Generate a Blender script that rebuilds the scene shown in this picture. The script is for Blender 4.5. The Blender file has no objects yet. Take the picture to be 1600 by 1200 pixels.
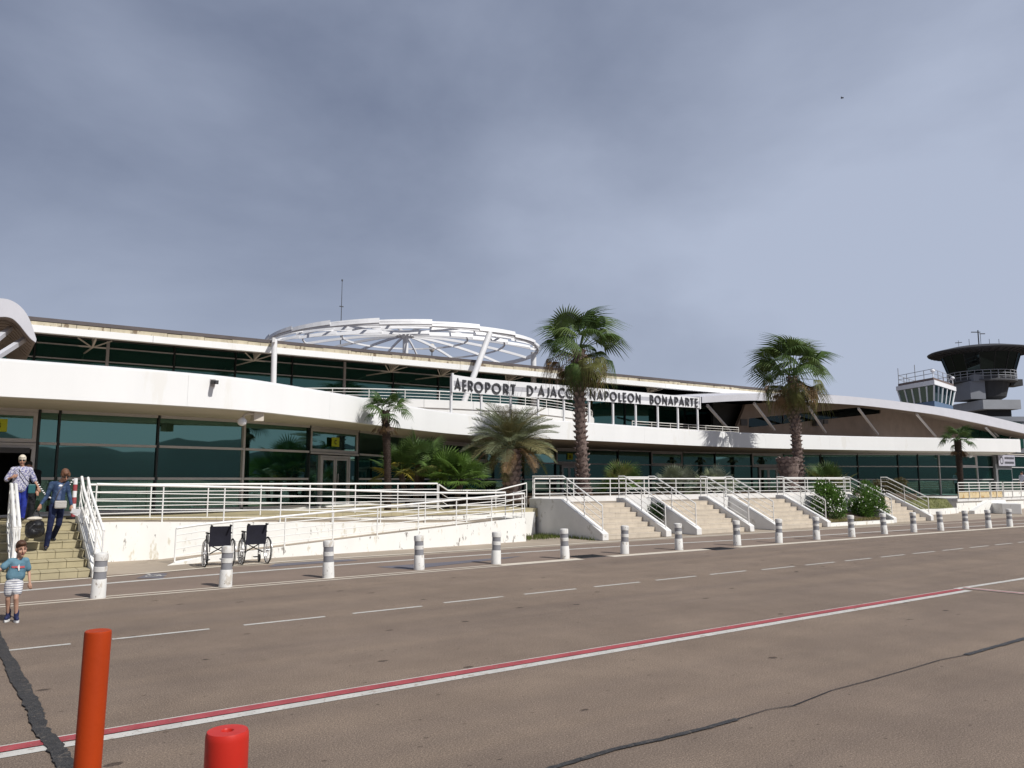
import bpy, bmesh, math, random
from mathutils import Vector, Matrix, Euler, Quaternion
random.seed(7)
R = math.radians
PI = math.pi
S = bpy.context.scene
C = S.collection

# ------------------------------------------------------------------ camera, sky, sun, exposure
F_PX, HOR, VX, EYE = 1200.0, 750.0, 2500.0, 1.9
PITCH = math.atan((HOR - 600) / F_PX)
def cam_ray(u, v):
    x = (u - 800) / F_PX; y = (600 - v) / F_PX
    return (x, math.cos(PITCH) - y * math.sin(PITCH), math.sin(PITCH) + y * math.cos(PITCH))
_r = cam_ray(VX, HOR)
YAW = PI / 2 - math.atan2(_r[0], _r[1])
cam_d = bpy.data.cameras.new('camera'); cam = bpy.data.objects.new('camera', cam_d); C.objects.link(cam)
cam_d.sensor_width = 36; cam_d.lens = F_PX / 1600 * 36; cam_d.clip_start = 0.05; cam_d.clip_end = 9000
cam.location = (0, 0, EYE); cam.rotation_euler = (PI / 2 + PITCH, 0, -YAW)
S.camera = cam

SUN_EL = R(48); SUN_H = Vector((0.28, -0.96, 0)).normalized()
SUN_V = Vector((SUN_H.x * math.cos(SUN_EL), SUN_H.y * math.cos(SUN_EL), math.sin(SUN_EL)))
w = bpy.data.worlds.new('World'); S.world = w; w.use_nodes = True
nt = w.node_tree; N = nt.nodes; L = nt.links; N.clear()
out = N.new('ShaderNodeOutputWorld'); bg = N.new('ShaderNodeBackground'); bg.inputs['Strength'].default_value = 0.10
sky = N.new('ShaderNodeTexSky'); sky.sky_type = 'NISHITA'; sky.sun_disc = False
sky.sun_elevation = SUN_EL; sky.sun_rotation = math.atan2(SUN_H.x, SUN_H.y); sky.dust_density = 2.0
tc = N.new('ShaderNodeTexCoord'); mp = N.new('ShaderNodeMapping'); mp.inputs['Scale'].default_value = (1.0, 1.0, 1.9); mp.inputs['Location'].default_value = (-0.043, 4.303, -2.639)
nz = N.new('ShaderNodeTexNoise'); nz.inputs['Scale'].default_value = 1.6; nz.inputs['Detail'].default_value = 7; nz.inputs['Roughness'].default_value = 0.52; nz.inputs['Distortion'].default_value = 0.2
# the veil of high cloud is a little brighter towards the sun's side and the horizon
dt = N.new('ShaderNodeVectorMath'); dt.operation = 'DOT_PRODUCT'; dt.inputs[1].default_value = (0.417, -0.10, -0.683)
ad_ = N.new('ShaderNodeMath'); ad_.operation = 'MULTIPLY_ADD'; ad_.inputs[1].default_value = 1.342
cr = N.new('ShaderNodeValToRGB'); cr.color_ramp.elements[0].position = 0.12; cr.color_ramp.elements[0].color = (1.66, 1.98, 2.9, 1)
cr.color_ramp.elements[1].position = 0.87; cr.color_ramp.elements[1].color = (4.65, 5.2, 6.55, 1)
mx = N.new('ShaderNodeMixRGB'); mx.inputs['Fac'].default_value = 0.90
L.new(tc.outputs['Generated'], mp.inputs['Vector']); L.new(mp.outputs['Vector'], nz.inputs['Vector']); L.new(tc.outputs['Generated'], dt.inputs[0]); L.new(dt.outputs['Value'], ad_.inputs[2]); L.new(nz.outputs['Fac'], ad_.inputs[0]); L.new(ad_.outputs[0], cr.inputs['Fac'])
L.new(sky.outputs['Color'], mx.inputs['Color1']); L.new(cr.outputs['Color'], mx.inputs['Color2'])
L.new(mx.outputs['Color'], bg.inputs['Color']); L.new(bg.outputs['Background'], out.inputs['Surface'])
sun_d = bpy.data.lights.new('sun', 'SUN'); sun_d.energy = 4.4; sun_d.angle = R(0.6); sun_d.color = (1.0, 0.97, 0.92)
sun_o = bpy.data.objects.new('sun', sun_d); C.objects.link(sun_o); sun_o.location = (10, -30, 40)
sun_o.rotation_euler = SUN_V.to_track_quat('Z', 'Y').to_euler()
S.view_settings.view_transform = 'Standard'; S.view_settings.look = 'None'; S.view_settings.exposure = 0.0
S.view_settings.gamma = 1.0; S.view_settings.use_curve_mapping = False
S.render.engine = 'CYCLES'

# ------------------------------------------------------------------ pixel helpers (photo is 1600 x 1200)
def ray(u, v):
    x, f, up = cam_ray(u, v); c, s = math.cos(YAW), math.sin(YAW)
    return Vector((x * c + f * s, -x * s + f * c, up))
def atz(u, v, z=0.0):
    d = ray(u, v); t = (z - EYE) / d.z; return Vector((d.x * t, d.y * t, z))
def aty(u, v, Y):
    d = ray(u, v); t = Y / d.y; return Vector((d.x * t, Y, EYE + d.z * t))
def zat(x, y, v):
    f = x * math.sin(YAW) + y * math.cos(YAW); k = (600 - v) / F_PX
    return EYE + f * (math.sin(PITCH) + k * math.cos(PITCH)) / (math.cos(PITCH) - k * math.sin(PITCH))
def xat(u, Y, v=750): return aty(u, v, Y).x
def on_path(path, u, v=750):
    d = ray(u, v)
    for a, b in zip(path[:-1], path[1:]):
        ca = d.x * a[1] - d.y * a[0]; cb = d.x * b[1] - d.y * b[0]
        if ca == 0 or ca * cb < 0:
            t = ca / (ca - cb); return Vector((a[0] + (b[0] - a[0]) * t, a[1] + (b[1] - a[1]) * t, 0))
    return Vector((path[-1][0], path[-1][1], 0))
def smooth(pts, n=6):
    P = [Vector(p) for p in pts]; P = [2 * P[0] - P[1]] + P + [2 * P[-1] - P[-2]]; o = []
    for i in range(1, len(P) - 2):
        for k in range(n):
            t = k / n; a, b, c, d = P[i - 1], P[i], P[i + 1], P[i + 2]
            o.append(0.5 * ((2 * b) + (c - a) * t + (2 * a - 5 * b + 4 * c - d) * t * t + (3 * b - a - 3 * c + d) * t ** 3))
    o.append(P[-2]); return o
def resample(path, n):
    d = [0]
    for a, b in zip(path[:-1], path[1:]): d.append(d[-1] + (Vector(b) - Vector(a)).length)
    o = []; j = 0
    for i in range(n + 1):
        s = d[-1] * i / n
        while j < len(d) - 2 and d[j + 1] < s: j += 1
        t = (s - d[j]) / max(1e-9, d[j + 1] - d[j]); o.append(Vector(path[j]).lerp(Vector(path[j + 1]), min(1, t)))
    return o
def between(path, p, q):
    """the stretch of a plan path between two plan points lying on it"""
    def s_of(pt):
        best = None; s = 0
        for a, b in zip(path[:-1], path[1:]):
            a = Vector(a[:2]); b = Vector(b[:2]); l = (b - a).length
            t = max(0, min(1, (Vector(pt[:2]) - a).dot(b - a) / (l * l))); dd = (a + (b - a) * t - Vector(pt[:2])).length
            if best is None or dd < best[0]: best = (dd, s + t * l)
            s += l
        return best[1]
    s0, s1 = s_of(p), s_of(q); o = [Vector(p[:2])]; s = 0
    for a, b in zip(path[:-1], path[1:]):
        s += (Vector(b[:2]) - Vector(a[:2])).length
        if s0 + 1e-3 < s < s1 - 1e-3: o.append(Vector(b[:2]))
    o.append(Vector(q[:2])); return o
def offset(path, d):
    o = []
    for i, p in enumerate(path):
        a = Vector(path[max(0, i - 1)][:2]); b = Vector(path[min(len(path) - 1, i + 1)][:2]); t = (b - a).normalized()
        o.append(Vector((p[0] - t.y * d, p[1] + t.x * d)))
    return o

# ------------------------------------------------------------------ materials
MATS = {}
def mat(name, col, rough=0.6, var=0.12, scale=6.0, bump=0.0, bscale=80.0, metal=0.0, spec=0.4, col2=None, thr=None, detail=5, stretch=(1, 1, 1), col3=None, thr3=None, scale3=30):
    if name in MATS: return MATS[name]
    m = bpy.data.materials.new(name); m.use_nodes = True; t = m.node_tree; n = t.nodes; l = t.links
    b = n['Principled BSDF']; b.inputs['Roughness'].default_value = rough; b.inputs['Metallic'].default_value = metal
    b.inputs['Specular IOR Level'].default_value = spec
    g = n.new('ShaderNodeNewGeometry'); mpn = n.new('ShaderNodeMapping'); mpn.inputs['Scale'].default_value = stretch
    l.new(g.outputs['Position'], mpn.inputs['Vector'])
    no = n.new('ShaderNodeTexNoise'); no.inputs['Scale'].default_value = scale; no.inputs['Detail'].default_value = detail; no.inputs['Roughness'].default_value = 0.6
    l.new(mpn.outputs['Vector'], no.inputs['Vector'])
    rp = n.new('ShaderNodeValToRGB'); e = rp.color_ramp.elements
    lo = [c * (1 - var) for c in col]; hi = [min(1, c * (1 + var)) for c in col]
    e[0].position = 0.3; e[0].color = (*lo, 1); e[1].position = 0.7; e[1].color = (*hi, 1)
    l.new(no.outputs['Fac'], rp.inputs['Fac']); cur = rp.outputs['Color']
    def layer(cur, c2, th, sc, seed):
        n2 = n.new('ShaderNodeTexNoise'); n2.inputs['Scale'].default_value = sc; n2.inputs['Detail'].default_value = 8; n2.inputs['Roughness'].default_value = 0.65
        mp2 = n.new('ShaderNodeMapping'); mp2.inputs['Location'].default_value = (seed, seed * 2, seed * 3); mp2.inputs['Scale'].default_value = stretch
        l.new(g.outputs['Position'], mp2.inputs['Vector']); l.new(mp2.outputs['Vector'], n2.inputs['Vector'])
        r2 = n.new('ShaderNodeValToRGB'); r2.color_ramp.elements[0].position = th; r2.color_ramp.elements[0].color = (0, 0, 0, 1)
        r2.color_ramp.elements[1].position = min(1, th + 0.06); r2.color_ramp.elements[1].color = (1, 1, 1, 1)
        l.new(n2.outputs['Fac'], r2.inputs['Fac']); mxn = n.new('ShaderNodeMixRGB'); l.new(r2.outputs['Color'], mxn.inputs['Fac'])
        l.new(cur, mxn.inputs['Color1']); mxn.inputs['Color2'].default_value = (*c2, 1); return mxn.outputs['Color']
    if col2: cur = layer(cur, col2, thr, scale * 1.3, 11.3)
    if col3: cur = layer(cur, col3, thr3, scale3, 3.7)
    l.new(cur, b.inputs['Base Color'])
    if bump:
        nb = n.new('ShaderNodeTexNoise'); nb.inputs['Scale'].default_value = bscale; nb.inputs['Detail'].default_value = 4
        l.new(g.outputs['Position'], nb.inputs['Vector'])
        bn = n.new('ShaderNodeBump'); bn.inputs['Strength'].default_value = bump; bn.inputs['Distance'].default_value = 0.02
        l.new(nb.outputs['Fac'], bn.inputs['Height']); l.new(bn.outputs['Normal'], b.inputs['Normal'])
    MATS[name] = m; return m
def glass_mat(name, tint, refl, share, rough=0.015, body=None, bshare=0.0):
    m = bpy.data.materials.new(name); m.use_nodes = True; t = m.node_tree; n = t.nodes; l = t.links; n.clear()
    o = n.new('ShaderNodeOutputMaterial'); tr = n.new('ShaderNodeBsdfTransparent'); tr.inputs['Color'].default_value = (*tint, 1)
    gl = n.new('ShaderNodeBsdfGlossy'); gl.inputs['Color'].default_value = (*refl, 1); gl.inputs['Roughness'].default_value = rough
    g = n.new('ShaderNodeNewGeometry'); nz_ = n.new('ShaderNodeTexNoise'); nz_.inputs['Scale'].default_value = 0.7; nz_.inputs['Detail'].default_value = 1
    l.new(g.outputs['Position'], nz_.inputs['Vector']); bp = n.new('ShaderNodeBump'); bp.inputs['Strength'].default_value = 0.05; bp.inputs['Distance'].default_value = 0.05
    l.new(nz_.outputs['Fac'], bp.inputs['Height']); l.new(bp.outputs['Normal'], gl.inputs['Normal'])
    mxs = n.new('ShaderNodeMixShader'); mxs.inputs['Fac'].default_value = share
    l.new(tr.outputs[0], mxs.inputs[1]); l.new(gl.outputs[0], mxs.inputs[2]); l.new(mxs.outputs[0], o.inputs['Surface'])
    if body:
        df = n.new('ShaderNodeBsdfDiffuse'); df.inputs['Color'].default_value = (*body, 1); m3 = n.new('ShaderNodeMixShader'); m3.inputs['Fac'].default_value = bshare
        l.new(mxs.outputs[0], m3.inputs[1]); l.new(df.outputs[0], m3.inputs[2]); l.new(m3.outputs[0], o.inputs['Surface'])
    return m

ASPHALT = mat('asphalt', (0.200, 0.156, 0.122), 0.9, 0.09, 0.35, 0.6, 140, col3=(0.31, 0.25, 0.195), thr3=0.57, scale3=70)
def asphalt_grain(m):
    t = m.node_tree; n = t.nodes; l = t.links; b = n['Principled BSDF']
    src = b.inputs['Base Color'].links[0].from_socket
    g = n.new('ShaderNodeNewGeometry'); v = n.new('ShaderNodeTexVoronoi'); v.inputs['Scale'].default_value = 1.15; v.inputs['Randomness'].default_value = 1
    mp_ = n.new('ShaderNodeMapping'); mp_.inputs['Scale'].default_value = (1.0, 1.6, 1); l.new(g.outputs['Position'], mp_.inputs['Vector'])
    l.new(mp_.outputs['Vector'], v.inputs['Vector'])
    nn = n.new('ShaderNodeTexNoise'); nn.inputs['Scale'].default_value = 22; nn.inputs['Detail'].default_value = 3; l.new(g.outputs['Position'], nn.inputs['Vector'])
    ad = n.new('ShaderNodeMath'); ad.operation = 'MULTIPLY_ADD'; ad.inputs[1].default_value = 0.10; l.new(nn.outputs['Fac'], ad.inputs[0]); l.new(v.outputs['Distance'], ad.inputs[2])
    r = n.new('ShaderNodeValToRGB'); r.color_ramp.elements[0].position = 0.108; r.color_ramp.elements[0].color = (0.38, 0.36, 0.36, 1); r.color_ramp.elements[1].position = 0.13; r.color_ramp.elements[1].color = (1, 1, 1, 1)
    l.new(ad.outputs[0], r.inputs['Fac'])
    m1 = n.new('ShaderNodeMixRGB'); m1.blend_type = 'MULTIPLY'; m1.inputs['Fac'].default_value = 1; l.new(src, m1.inputs['Color1']); l.new(r.outputs['Color'], m1.inputs['Color2'])
    # long faint tyre and drainage streaks running with the road
    w2 = n.new('ShaderNodeTexNoise'); w2.inputs['Scale'].default_value = 1.0; w2.inputs['Detail'].default_value = 4
    mp3 = n.new('ShaderNodeMapping'); mp3.inputs['Scale'].default_value = (0.06, 1.3, 1); l.new(g.outputs['Position'], mp3.inputs['Vector']); l.new(mp3.outputs['Vector'], w2.inputs['Vector'])
    r3 = n.new('ShaderNodeValToRGB'); r3.color_ramp.elements[0].position = 0.35; r3.color_ramp.elements[0].color = (0.88, 0.87, 0.88, 1); r3.color_ramp.elements[1].position = 0.62; r3.color_ramp.elements[1].color = (1.05, 1.03, 1, 1)
    l.new(w2.outputs['Fac'], r3.inputs['Fac'])
    m2 = n.new('ShaderNodeMixRGB'); m2.blend_type = 'MULTIPLY'; m2.inputs['Fac'].default_value = 1; l.new(m1.outputs['Color'], m2.inputs['Color1']); l.new(r3.outputs['Color'], m2.inputs['Color2'])
    gr = n.new('ShaderNodeTexNoise'); gr.inputs['Scale'].default_value = 75; gr.inputs['Detail'].default_value = 6; gr.inputs['Roughness'].default_value = 0.8; l.new(g.outputs['Position'], gr.inputs['Vector'])
    r4 = n.new('ShaderNodeValToRGB'); r4.color_ramp.elements[0].position = 0.36; r4.color_ramp.elements[0].color = (0.42, 0.41, 0.41, 1); r4.color_ramp.elements[1].position = 0.64; r4.color_ramp.elements[1].color = (1.60, 1.58, 1.56, 1)
    l.new(gr.outputs['Fac'], r4.inputs['Fac'])
    m3 = n.new('ShaderNodeMixRGB'); m3.blend_type = 'MULTIPLY'; m3.inputs['Fac'].default_value = 1; l.new(m2.outputs['Color'], m3.inputs['Color1']); l.new(r4.outputs['Color'], m3.inputs['Color2'])
    v2 = n.new('ShaderNodeTexVoronoi'); v2.inputs['Scale'].default_value = 3.4; v2.inputs['Randomness'].default_value = 1; mp5 = n.new('ShaderNodeMapping'); mp5.inputs['Scale'].default_value = (1.0, 1.7, 1); mp5.inputs['Location'].default_value = (3.3, 1.7, 0)
    l.new(g.outputs['Position'], mp5.inputs['Vector']); l.new(mp5.outputs['Vector'], v2.inputs['Vector'])
    a2 = n.new('ShaderNodeMath'); a2.operation = 'MULTIPLY_ADD'; a2.inputs[1].default_value = 0.16; l.new(nn.outputs['Fac'], a2.inputs[0]); l.new(v2.outputs['Distance'], a2.inputs[2])
    r5 = n.new('ShaderNodeValToRGB'); r5.color_ramp.elements[0].position = 0.13; r5.color_ramp.elements[0].color = (0.52, 0.50, 0.49, 1); r5.color_ramp.elements[1].position = 0.165; r5.color_ramp.elements[1].color = (1, 1, 1, 1); l.new(a2.outputs[0], r5.inputs['Fac'])
    m5 = n.new('ShaderNodeMixRGB'); m5.blend_type = 'MULTIPLY'; m5.inputs['Fac'].default_value = 1; l.new(m3.outputs['Color'], m5.inputs['Color1']); l.new(r5.outputs['Color'], m5.inputs['Color2'])
    mo = n.new('ShaderNodeTexNoise'); mo.inputs['Scale'].default_value = 0.9; mo.inputs['Detail'].default_value = 6; mo.inputs['Roughness'].default_value = 0.7; l.new(g.outputs['Position'], mo.inputs['Vector'])
    r6 = n.new('ShaderNodeValToRGB'); r6.color_ramp.elements[0].position = 0.3; r6.color_ramp.elements[0].color = (0.84, 0.83, 0.83, 1); r6.color_ramp.elements[1].position = 0.7; r6.color_ramp.elements[1].color = (1.12, 1.12, 1.11, 1); l.new(mo.outputs['Fac'], r6.inputs['Fac'])
    m6 = n.new('ShaderNodeMixRGB'); m6.blend_type = 'MULTIPLY'; m6.inputs['Fac'].default_value = 1; l.new(m5.outputs['Color'], m6.inputs['Color1']); l.new(r6.outputs['Color'], m6.inputs['Color2'])
    l.new(m6.outputs['Color'], b.inputs['Base Color'])
asphalt_grain(ASPHALT)
PAVE = mat('pavement_asphalt', (0.205, 0.154, 0.121), 0.9, 0.14, 0.6, 0.4, 140, col3=(0.25, 0.2, 0.165), thr3=0.6, scale3=60)
PATH = mat('worn_concrete', (0.33, 0.275, 0.215), 0.9, 0.15, 0.8, 0.3, 60, col2=(0.19, 0.155, 0.12), thr=0.62)
EARTH = mat('earth', (0.16, 0.125, 0.09), 0.95, 0.25, 3, 0.4, 30)
SOIL = mat('planter_soil', (0.09, 0.065, 0.045), 0.95, 0.3, 5, 0.6, 30, col2=(0.16, 0.12, 0.07), thr=0.58)
PAINT = mat('road_paint_white', (0.50, 0.485, 0.45), 0.75, 0.12, 4, 0.2, 90, col2=(0.34, 0.29, 0.24), thr=0.60, col3=(0.27, 0.22, 0.18), thr3=0.585, scale3=32)
PAINTC = mat('road_paint_cream', (0.58, 0.52, 0.43), 0.7, 0.1, 4, 0.1, 90, col2=(0.42, 0.36, 0.30), thr=0.68, col3=(0.36, 0.31, 0.27), thr3=0.66, scale3=26)
RED = mat('road_paint_red', (0.33, 0.060, 0.068), 0.75, 0.2, 5, 0.2, 90, col3=(0.25, 0.14, 0.11), thr3=0.585, scale3=34)
BLUEP = mat('faded_blue_paint', (0.13, 0.125, 0.145), 0.85, 0.12, 3)
TAR = mat('tar', (0.035, 0.033, 0.032), 0.5, 0.4, 16, 0.8, 50, col2=(0.11, 0.092, 0.075), thr=0.58, col3=(.15, .12, .1), thr3=.62, scale3=60)
WALL = mat('white_render', (0.80, 0.79, 0.75), 0.8, 0.04, 2.0, 0.12, 50, col2=(0.62, 0.58, 0.48), thr=0.60, stretch=(1.5, 1.5, 0.55), col3=(0.22, 0.20, 0.18), thr3=0.60, scale3=4.0)
CHEEK = mat('cheek_render', (0.70, 0.69, 0.67), 0.8, 0.06, 2.0, 0.12, 50, col2=(0.50, 0.48, 0.44), thr=0.60, col3=(0.34, 0.32, 0.30), thr3=0.665, scale3=6)
RUSTY = mat('yellowed_render', (0.70, 0.58, 0.38), 0.8, 0.12, 4, 0.1, 50, col2=(0.45, 0.32, 0.18), thr=0.6)
FASCIA = mat('fascia_paint', (0.80, 0.80, 0.79), 0.55, 0.03, 0.7, col2=(0.76, 0.75, 0.72), thr=0.6, stretch=(1, 1, 0.25))
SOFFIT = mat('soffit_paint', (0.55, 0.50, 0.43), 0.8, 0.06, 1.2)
ALU = mat('grey_aluminium', (0.50, 0.475, 0.47), 0.45, 0.06, 3, metal=0.2)
DARKBAR = mat('dark_joint', (0.02, 0.025, 0.025), 0.4, 0.1, 5)
RAILW = mat('rail_paint', (0.78, 0.77, 0.74), 0.5, 0.06, 4, col3=(0.42, 0.28, 0.17), thr3=0.70, scale3=14)
STEELW = mat('white_steel', (0.74, 0.74, 0.75), 0.5, 0.05, 2, col3=(0.5, 0.45, 0.4), thr3=0.70, scale3=5)
TILE = mat('stair_tile', (0.39, 0.34, 0.215), 0.75, 0.12, 3.0, 0.1, 60, col3=(0.33, 0.28, 0.17), thr3=0.62, scale3=9)
TILE2 = mat('stair_stone', (0.52, 0.455, 0.37), 0.8, 0.10, 2.2, 0.1, 60, col3=(0.36, 0.30, 0.20), thr3=0.64, scale3=8)
JOINT = mat('tile_joint', (0.17, 0.14, 0.08), 0.9, 0.2, 9)
ROOFD = mat('roof_membrane', (0.10, 0.085, 0.085), 0.7, 0.15, 2)
COPING = mat('weathered_coping', (0.52, 0.46, 0.34), 0.85, 0.2, 3, col2=(0.20, 0.15, 0.10), thr=0.57, stretch=(1, 1, 0.3))
CANOPY = mat('canopy_edge', (0.54, 0.54, 0.58), 0.5, 0.04, 1.5)
BOARD = mat('canopy_boards', (0.24, 0.195, 0.17), 0.8, 0.10, 1.5)
BLACK = mat('near_black', (0.012, 0.012, 0.013), 0.6, 0.2, 4)
GREYD = mat('dark_grey', (0.06, 0.06, 0.065), 0.5, 0.2, 4)
LETTER = mat('letter_paint', (0.055, 0.055, 0.062), 0.5, 0.08, 4)
SIGNW = mat('sign_white', (0.78, 0.78, 0.80), 0.5, 0.04, 2)
SIGNG = mat('sign_grey', (0.46, 0.46, 0.50), 0.5, 0.04, 2)
YELL = mat('sign_yellow', (0.50, 0.55, 0.03), 0.6, 0.06, 8)
GLASS = glass_mat('green_glass', (0.16, 0.34, 0.30), (0.23, 0.41, 0.36), 0.58, body=(.02, .11, .09), bshare=.09)
GLASS2 = glass_mat('upper_glass', (0.10, 0.2, 0.18), (0.15, 0.30, 0.27), 0.5, body=(.02, .12, .09), bshare=.25)
GLASST = glass_mat('tower_glass', (0.03, 0.04, 0.04), (0.05, 0.07, 0.075), 0.45)
GLASSO = glass_mat('pale_glass', (0.35, 0.5, 0.5), (0.28, 0.42, 0.45), 0.55)

# ------------------------------------------------------------------ mesh builder
class MB:
    def __init__(s): s.v = []; s.f = []; s.m = []
    def add(s, vs, fs, mi=0):
        o = len(s.v); s.v += [tuple(x) for x in vs]; s.f += [tuple(i + o for i in f) for f in fs]; s.m += [mi] * len(fs); return s
    def box(s, c, d, rz=0.0, mi=0, taper=1.0):
        vs = []
        for k in range(8):
            x = (-.5 if k & 1 == 0 else .5) * d[0]; y = (-.5 if k & 2 == 0 else .5) * d[1]; z = (-.5 if k & 4 == 0 else .5) * d[2]
            if k & 4: x *= taper; y *= taper
            vs.append((c[0] + x * math.cos(rz) - y * math.sin(rz), c[1] + x * math.sin(rz) + y * math.cos(rz), c[2] + z))
        return s.add(vs, [(0, 2, 3, 1), (4, 5, 7, 6), (0, 1, 5, 4), (2, 6, 7, 3), (0, 4, 6, 2), (1, 3, 7, 5)], mi)
    def bb(s, x0, x1, y0, y1, z0, z1, mi=0):
        return s.box(((x0 + x1) / 2, (y0 + y1) / 2, (z0 + z1) / 2), (x1 - x0, y1 - y0, z1 - z0), 0, mi)
    def bar(s, p, q, wd, ht=None, up=(0, 0, 1), mi=0):
        p = Vector(p); q = Vector(q); ht = ht or wd; d = (q - p).normalized(); u = Vector(up)
        if abs(d.dot(u)) > 0.98: u = Vector((0, 1, 0))
        a = d.cross(u).normalized() * wd / 2; b = a.cross(d).normalized() * ht / 2
        vs = [p - a - b, p + a - b, p + a + b, p - a + b, q - a - b, q + a - b, q + a + b, q - a + b]
        return s.add(vs, [(0, 3, 2, 1), (4, 5, 6, 7), (0, 1, 5, 4), (1, 2, 6, 5), (2, 3, 7, 6), (3, 0, 4, 7)], mi)
    def tube(s, pts, r, n=8, closed=False, mi=0, caps=True):
        P = [Vector(p) for p in pts]; rs = r if isinstance(r, (list, tuple)) else [r] * len(P); base = len(s.v); up0 = None; m = len(P)
        for i, p in enumerate(P):
            if closed: t = (P[(i + 1) % m] - P[i - 1]).normalized()
            else: t = (P[min(m - 1, i + 1)] - P[max(0, i - 1)]).normalized()
            u = up0 if up0 is not None else (Vector((0, 0, 1)) if abs(t.z) < 0.9 else Vector((1, 0, 0)))
            u = (u - t * u.dot(t)); u = u.normalized() if u.length > 1e-6 else Vector((0, 1, 0)); up0 = u; w_ = t.cross(u)
            for k in range(n):
                a = 2 * PI * k / n; s.v.append(tuple(p + (u * math.cos(a) + w_ * math.sin(a)) * rs[i]))
        rng = m if closed else m - 1
        for i in range(rng):
            for k in range(n):
                a = base + i * n + k; b = base + i * n + (k + 1) % n; c = base + ((i + 1) % m) * n + (k + 1) % n; d = base + ((i + 1) % m) * n + k
                s.f.append((a, b, c, d)); s.m.append(mi)
        if caps and not closed:
            s.f.append(tuple(base + k for k in range(n))[::-1]); s.m.append(mi)
            s.f.append(tuple(base + (m - 1) * n + k for k in range(n))); s.m.append(mi)
        return s
    def lathe(s, prof, c=(0, 0, 0), n=24, mi=0, a0=0.0, a1=2 * PI):
        full = abs(a1 - a0 - 2 * PI) < 1e-6; base = len(s.v); k_ = n if full else n + 1
        for r, z in prof:
            for k in range(k_):
                a = a0 + (a1 - a0) * k / n; s.v.append((c[0] + r * math.cos(a), c[1] + r * math.sin(a), c[2] + z))
        for i in range(len(prof) - 1):
            for k in range(n):
                a = base + i * k_ + k; b = base + i * k_ + (k + 1) % k_; s.f.append((a, b, b + k_, a + k_)); s.m.append(mi)
        if full:
            if prof[0][0] > 1e-6: s.f.append(tuple(base + k for k in range(n))[::-1]); s.m.append(mi)
            if prof[-1][0] > 1e-6: s.f.append(tuple(base + (len(prof) - 1) * k_ + k for k in range(n))); s.m.append(mi)
        return s
    def prism(s, poly, z0, z1, mi=0):
        n = len(poly); z0 = z0 if isinstance(z0, (list, tuple)) else [z0] * n; z1 = z1 if isinstance(z1, (list, tuple)) else [z1] * n
        vs = [(p[0], p[1], z) for p, z in zip(poly, z0)] + [(p[0], p[1], z) for p, z in zip(poly, z1)]
        return s.add(vs, [tuple(range(n))[::-1], tuple(range(n, 2 * n))] + [(i, (i + 1) % n, n + (i + 1) % n, n + i) for i in range(n)], mi)
    def profx(s, prof, x0, x1, mi=0):
        """a y,z outline extruded along x"""
        n = len(prof); vs = [(x0, y, z) for y, z in prof] + [(x1, y, z) for y, z in prof]
        return s.add(vs, [tuple(range(n)), tuple(range(n, 2 * n))[::-1]] + [((i + 1) % n, i, n + i, n + (i + 1) % n) for i in range(n)], mi)
    def wallpath(s, path, z0, z1, th, mi=0):
        """an upright band of thickness th standing along a plan path"""
        B = offset(path, th); n = len(path); vs = []
        for i in range(n):
            a = z0(i) if callable(z0) else z0; b = z1(i) if callable(z1) else z1
            vs += [(path[i][0], path[i][1], a), (path[i][0], path[i][1], b), (B[i][0], B[i][1], b), (B[i][0], B[i][1], a)]
        fs = []
        for i in range(n - 1):
            o = 4 * i
            for k in range(4): fs.append((o + k, o + 4 + k, o + 4 + (k + 1) % 4, o + (k + 1) % 4))
        fs += [(0, 1, 2, 3), tuple(4 * (n - 1) + k for k in (3, 2, 1, 0))]
        return s.add(vs, fs, mi)
    def ellipsoid(s, c, r, n=12, m=8, rot=None, mi=0):
        base = len(s.v); c = Vector(c); rot = rot or Matrix.Identity(3)
        s.v.append(tuple(c + rot @ Vector((0, 0, r[2]))))
        for i in range(1, m):
            a = PI * i / m
            for k in range(n):
                b = 2 * PI * k / n; s.v.append(tuple(c + rot @ Vector((r[0] * math.sin(a) * math.cos(b), r[1] * math.sin(a) * math.sin(b), r[2] * math.cos(a)))))
        s.v.append(tuple(c + rot @ Vector((0, 0, -r[2])))); e = len(s.v) - 1
        for k in range(n):
            s.f.append((base, base + 1 + k, base + 1 + (k + 1) % n)); s.f.append((e, base + 1 + (m - 2) * n + (k + 1) % n, base + 1 + (m - 2) * n + k)); s.m += [mi, mi]
        for i in range(m - 2):
            for k in range(n):
                a = base + 1 + i * n + k; b = base + 1 + i * n + (k + 1) % n; s.f.append((a, a + n, b + n, b)); s.m.append(mi)
        return s
    def cap(s, p, q, r1, r2, n=12, mi=0):
        p = Vector(p); q = Vector(q); d = (q - p); l = d.length; d = d.normalized() if l > 1e-6 else Vector((0, 0, 1))
        pts = []; rs = []
        for k in range(4): a = PI / 2 * (1 - k / 4) ; pts.append(p - d * r1 * math.sin(a)); rs.append(max(0.0008, r1 * math.cos(a)))
        pts.append(p); rs.append(r1); pts.append(q); rs.append(r2)
        for k in range(1, 5): a = PI / 2 * k / 4; pts.append(q + d * r2 * math.sin(a)); rs.append(max(0.0008, r2 * math.cos(a)))
        return s.tube(pts, rs, n, mi=mi)

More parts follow.
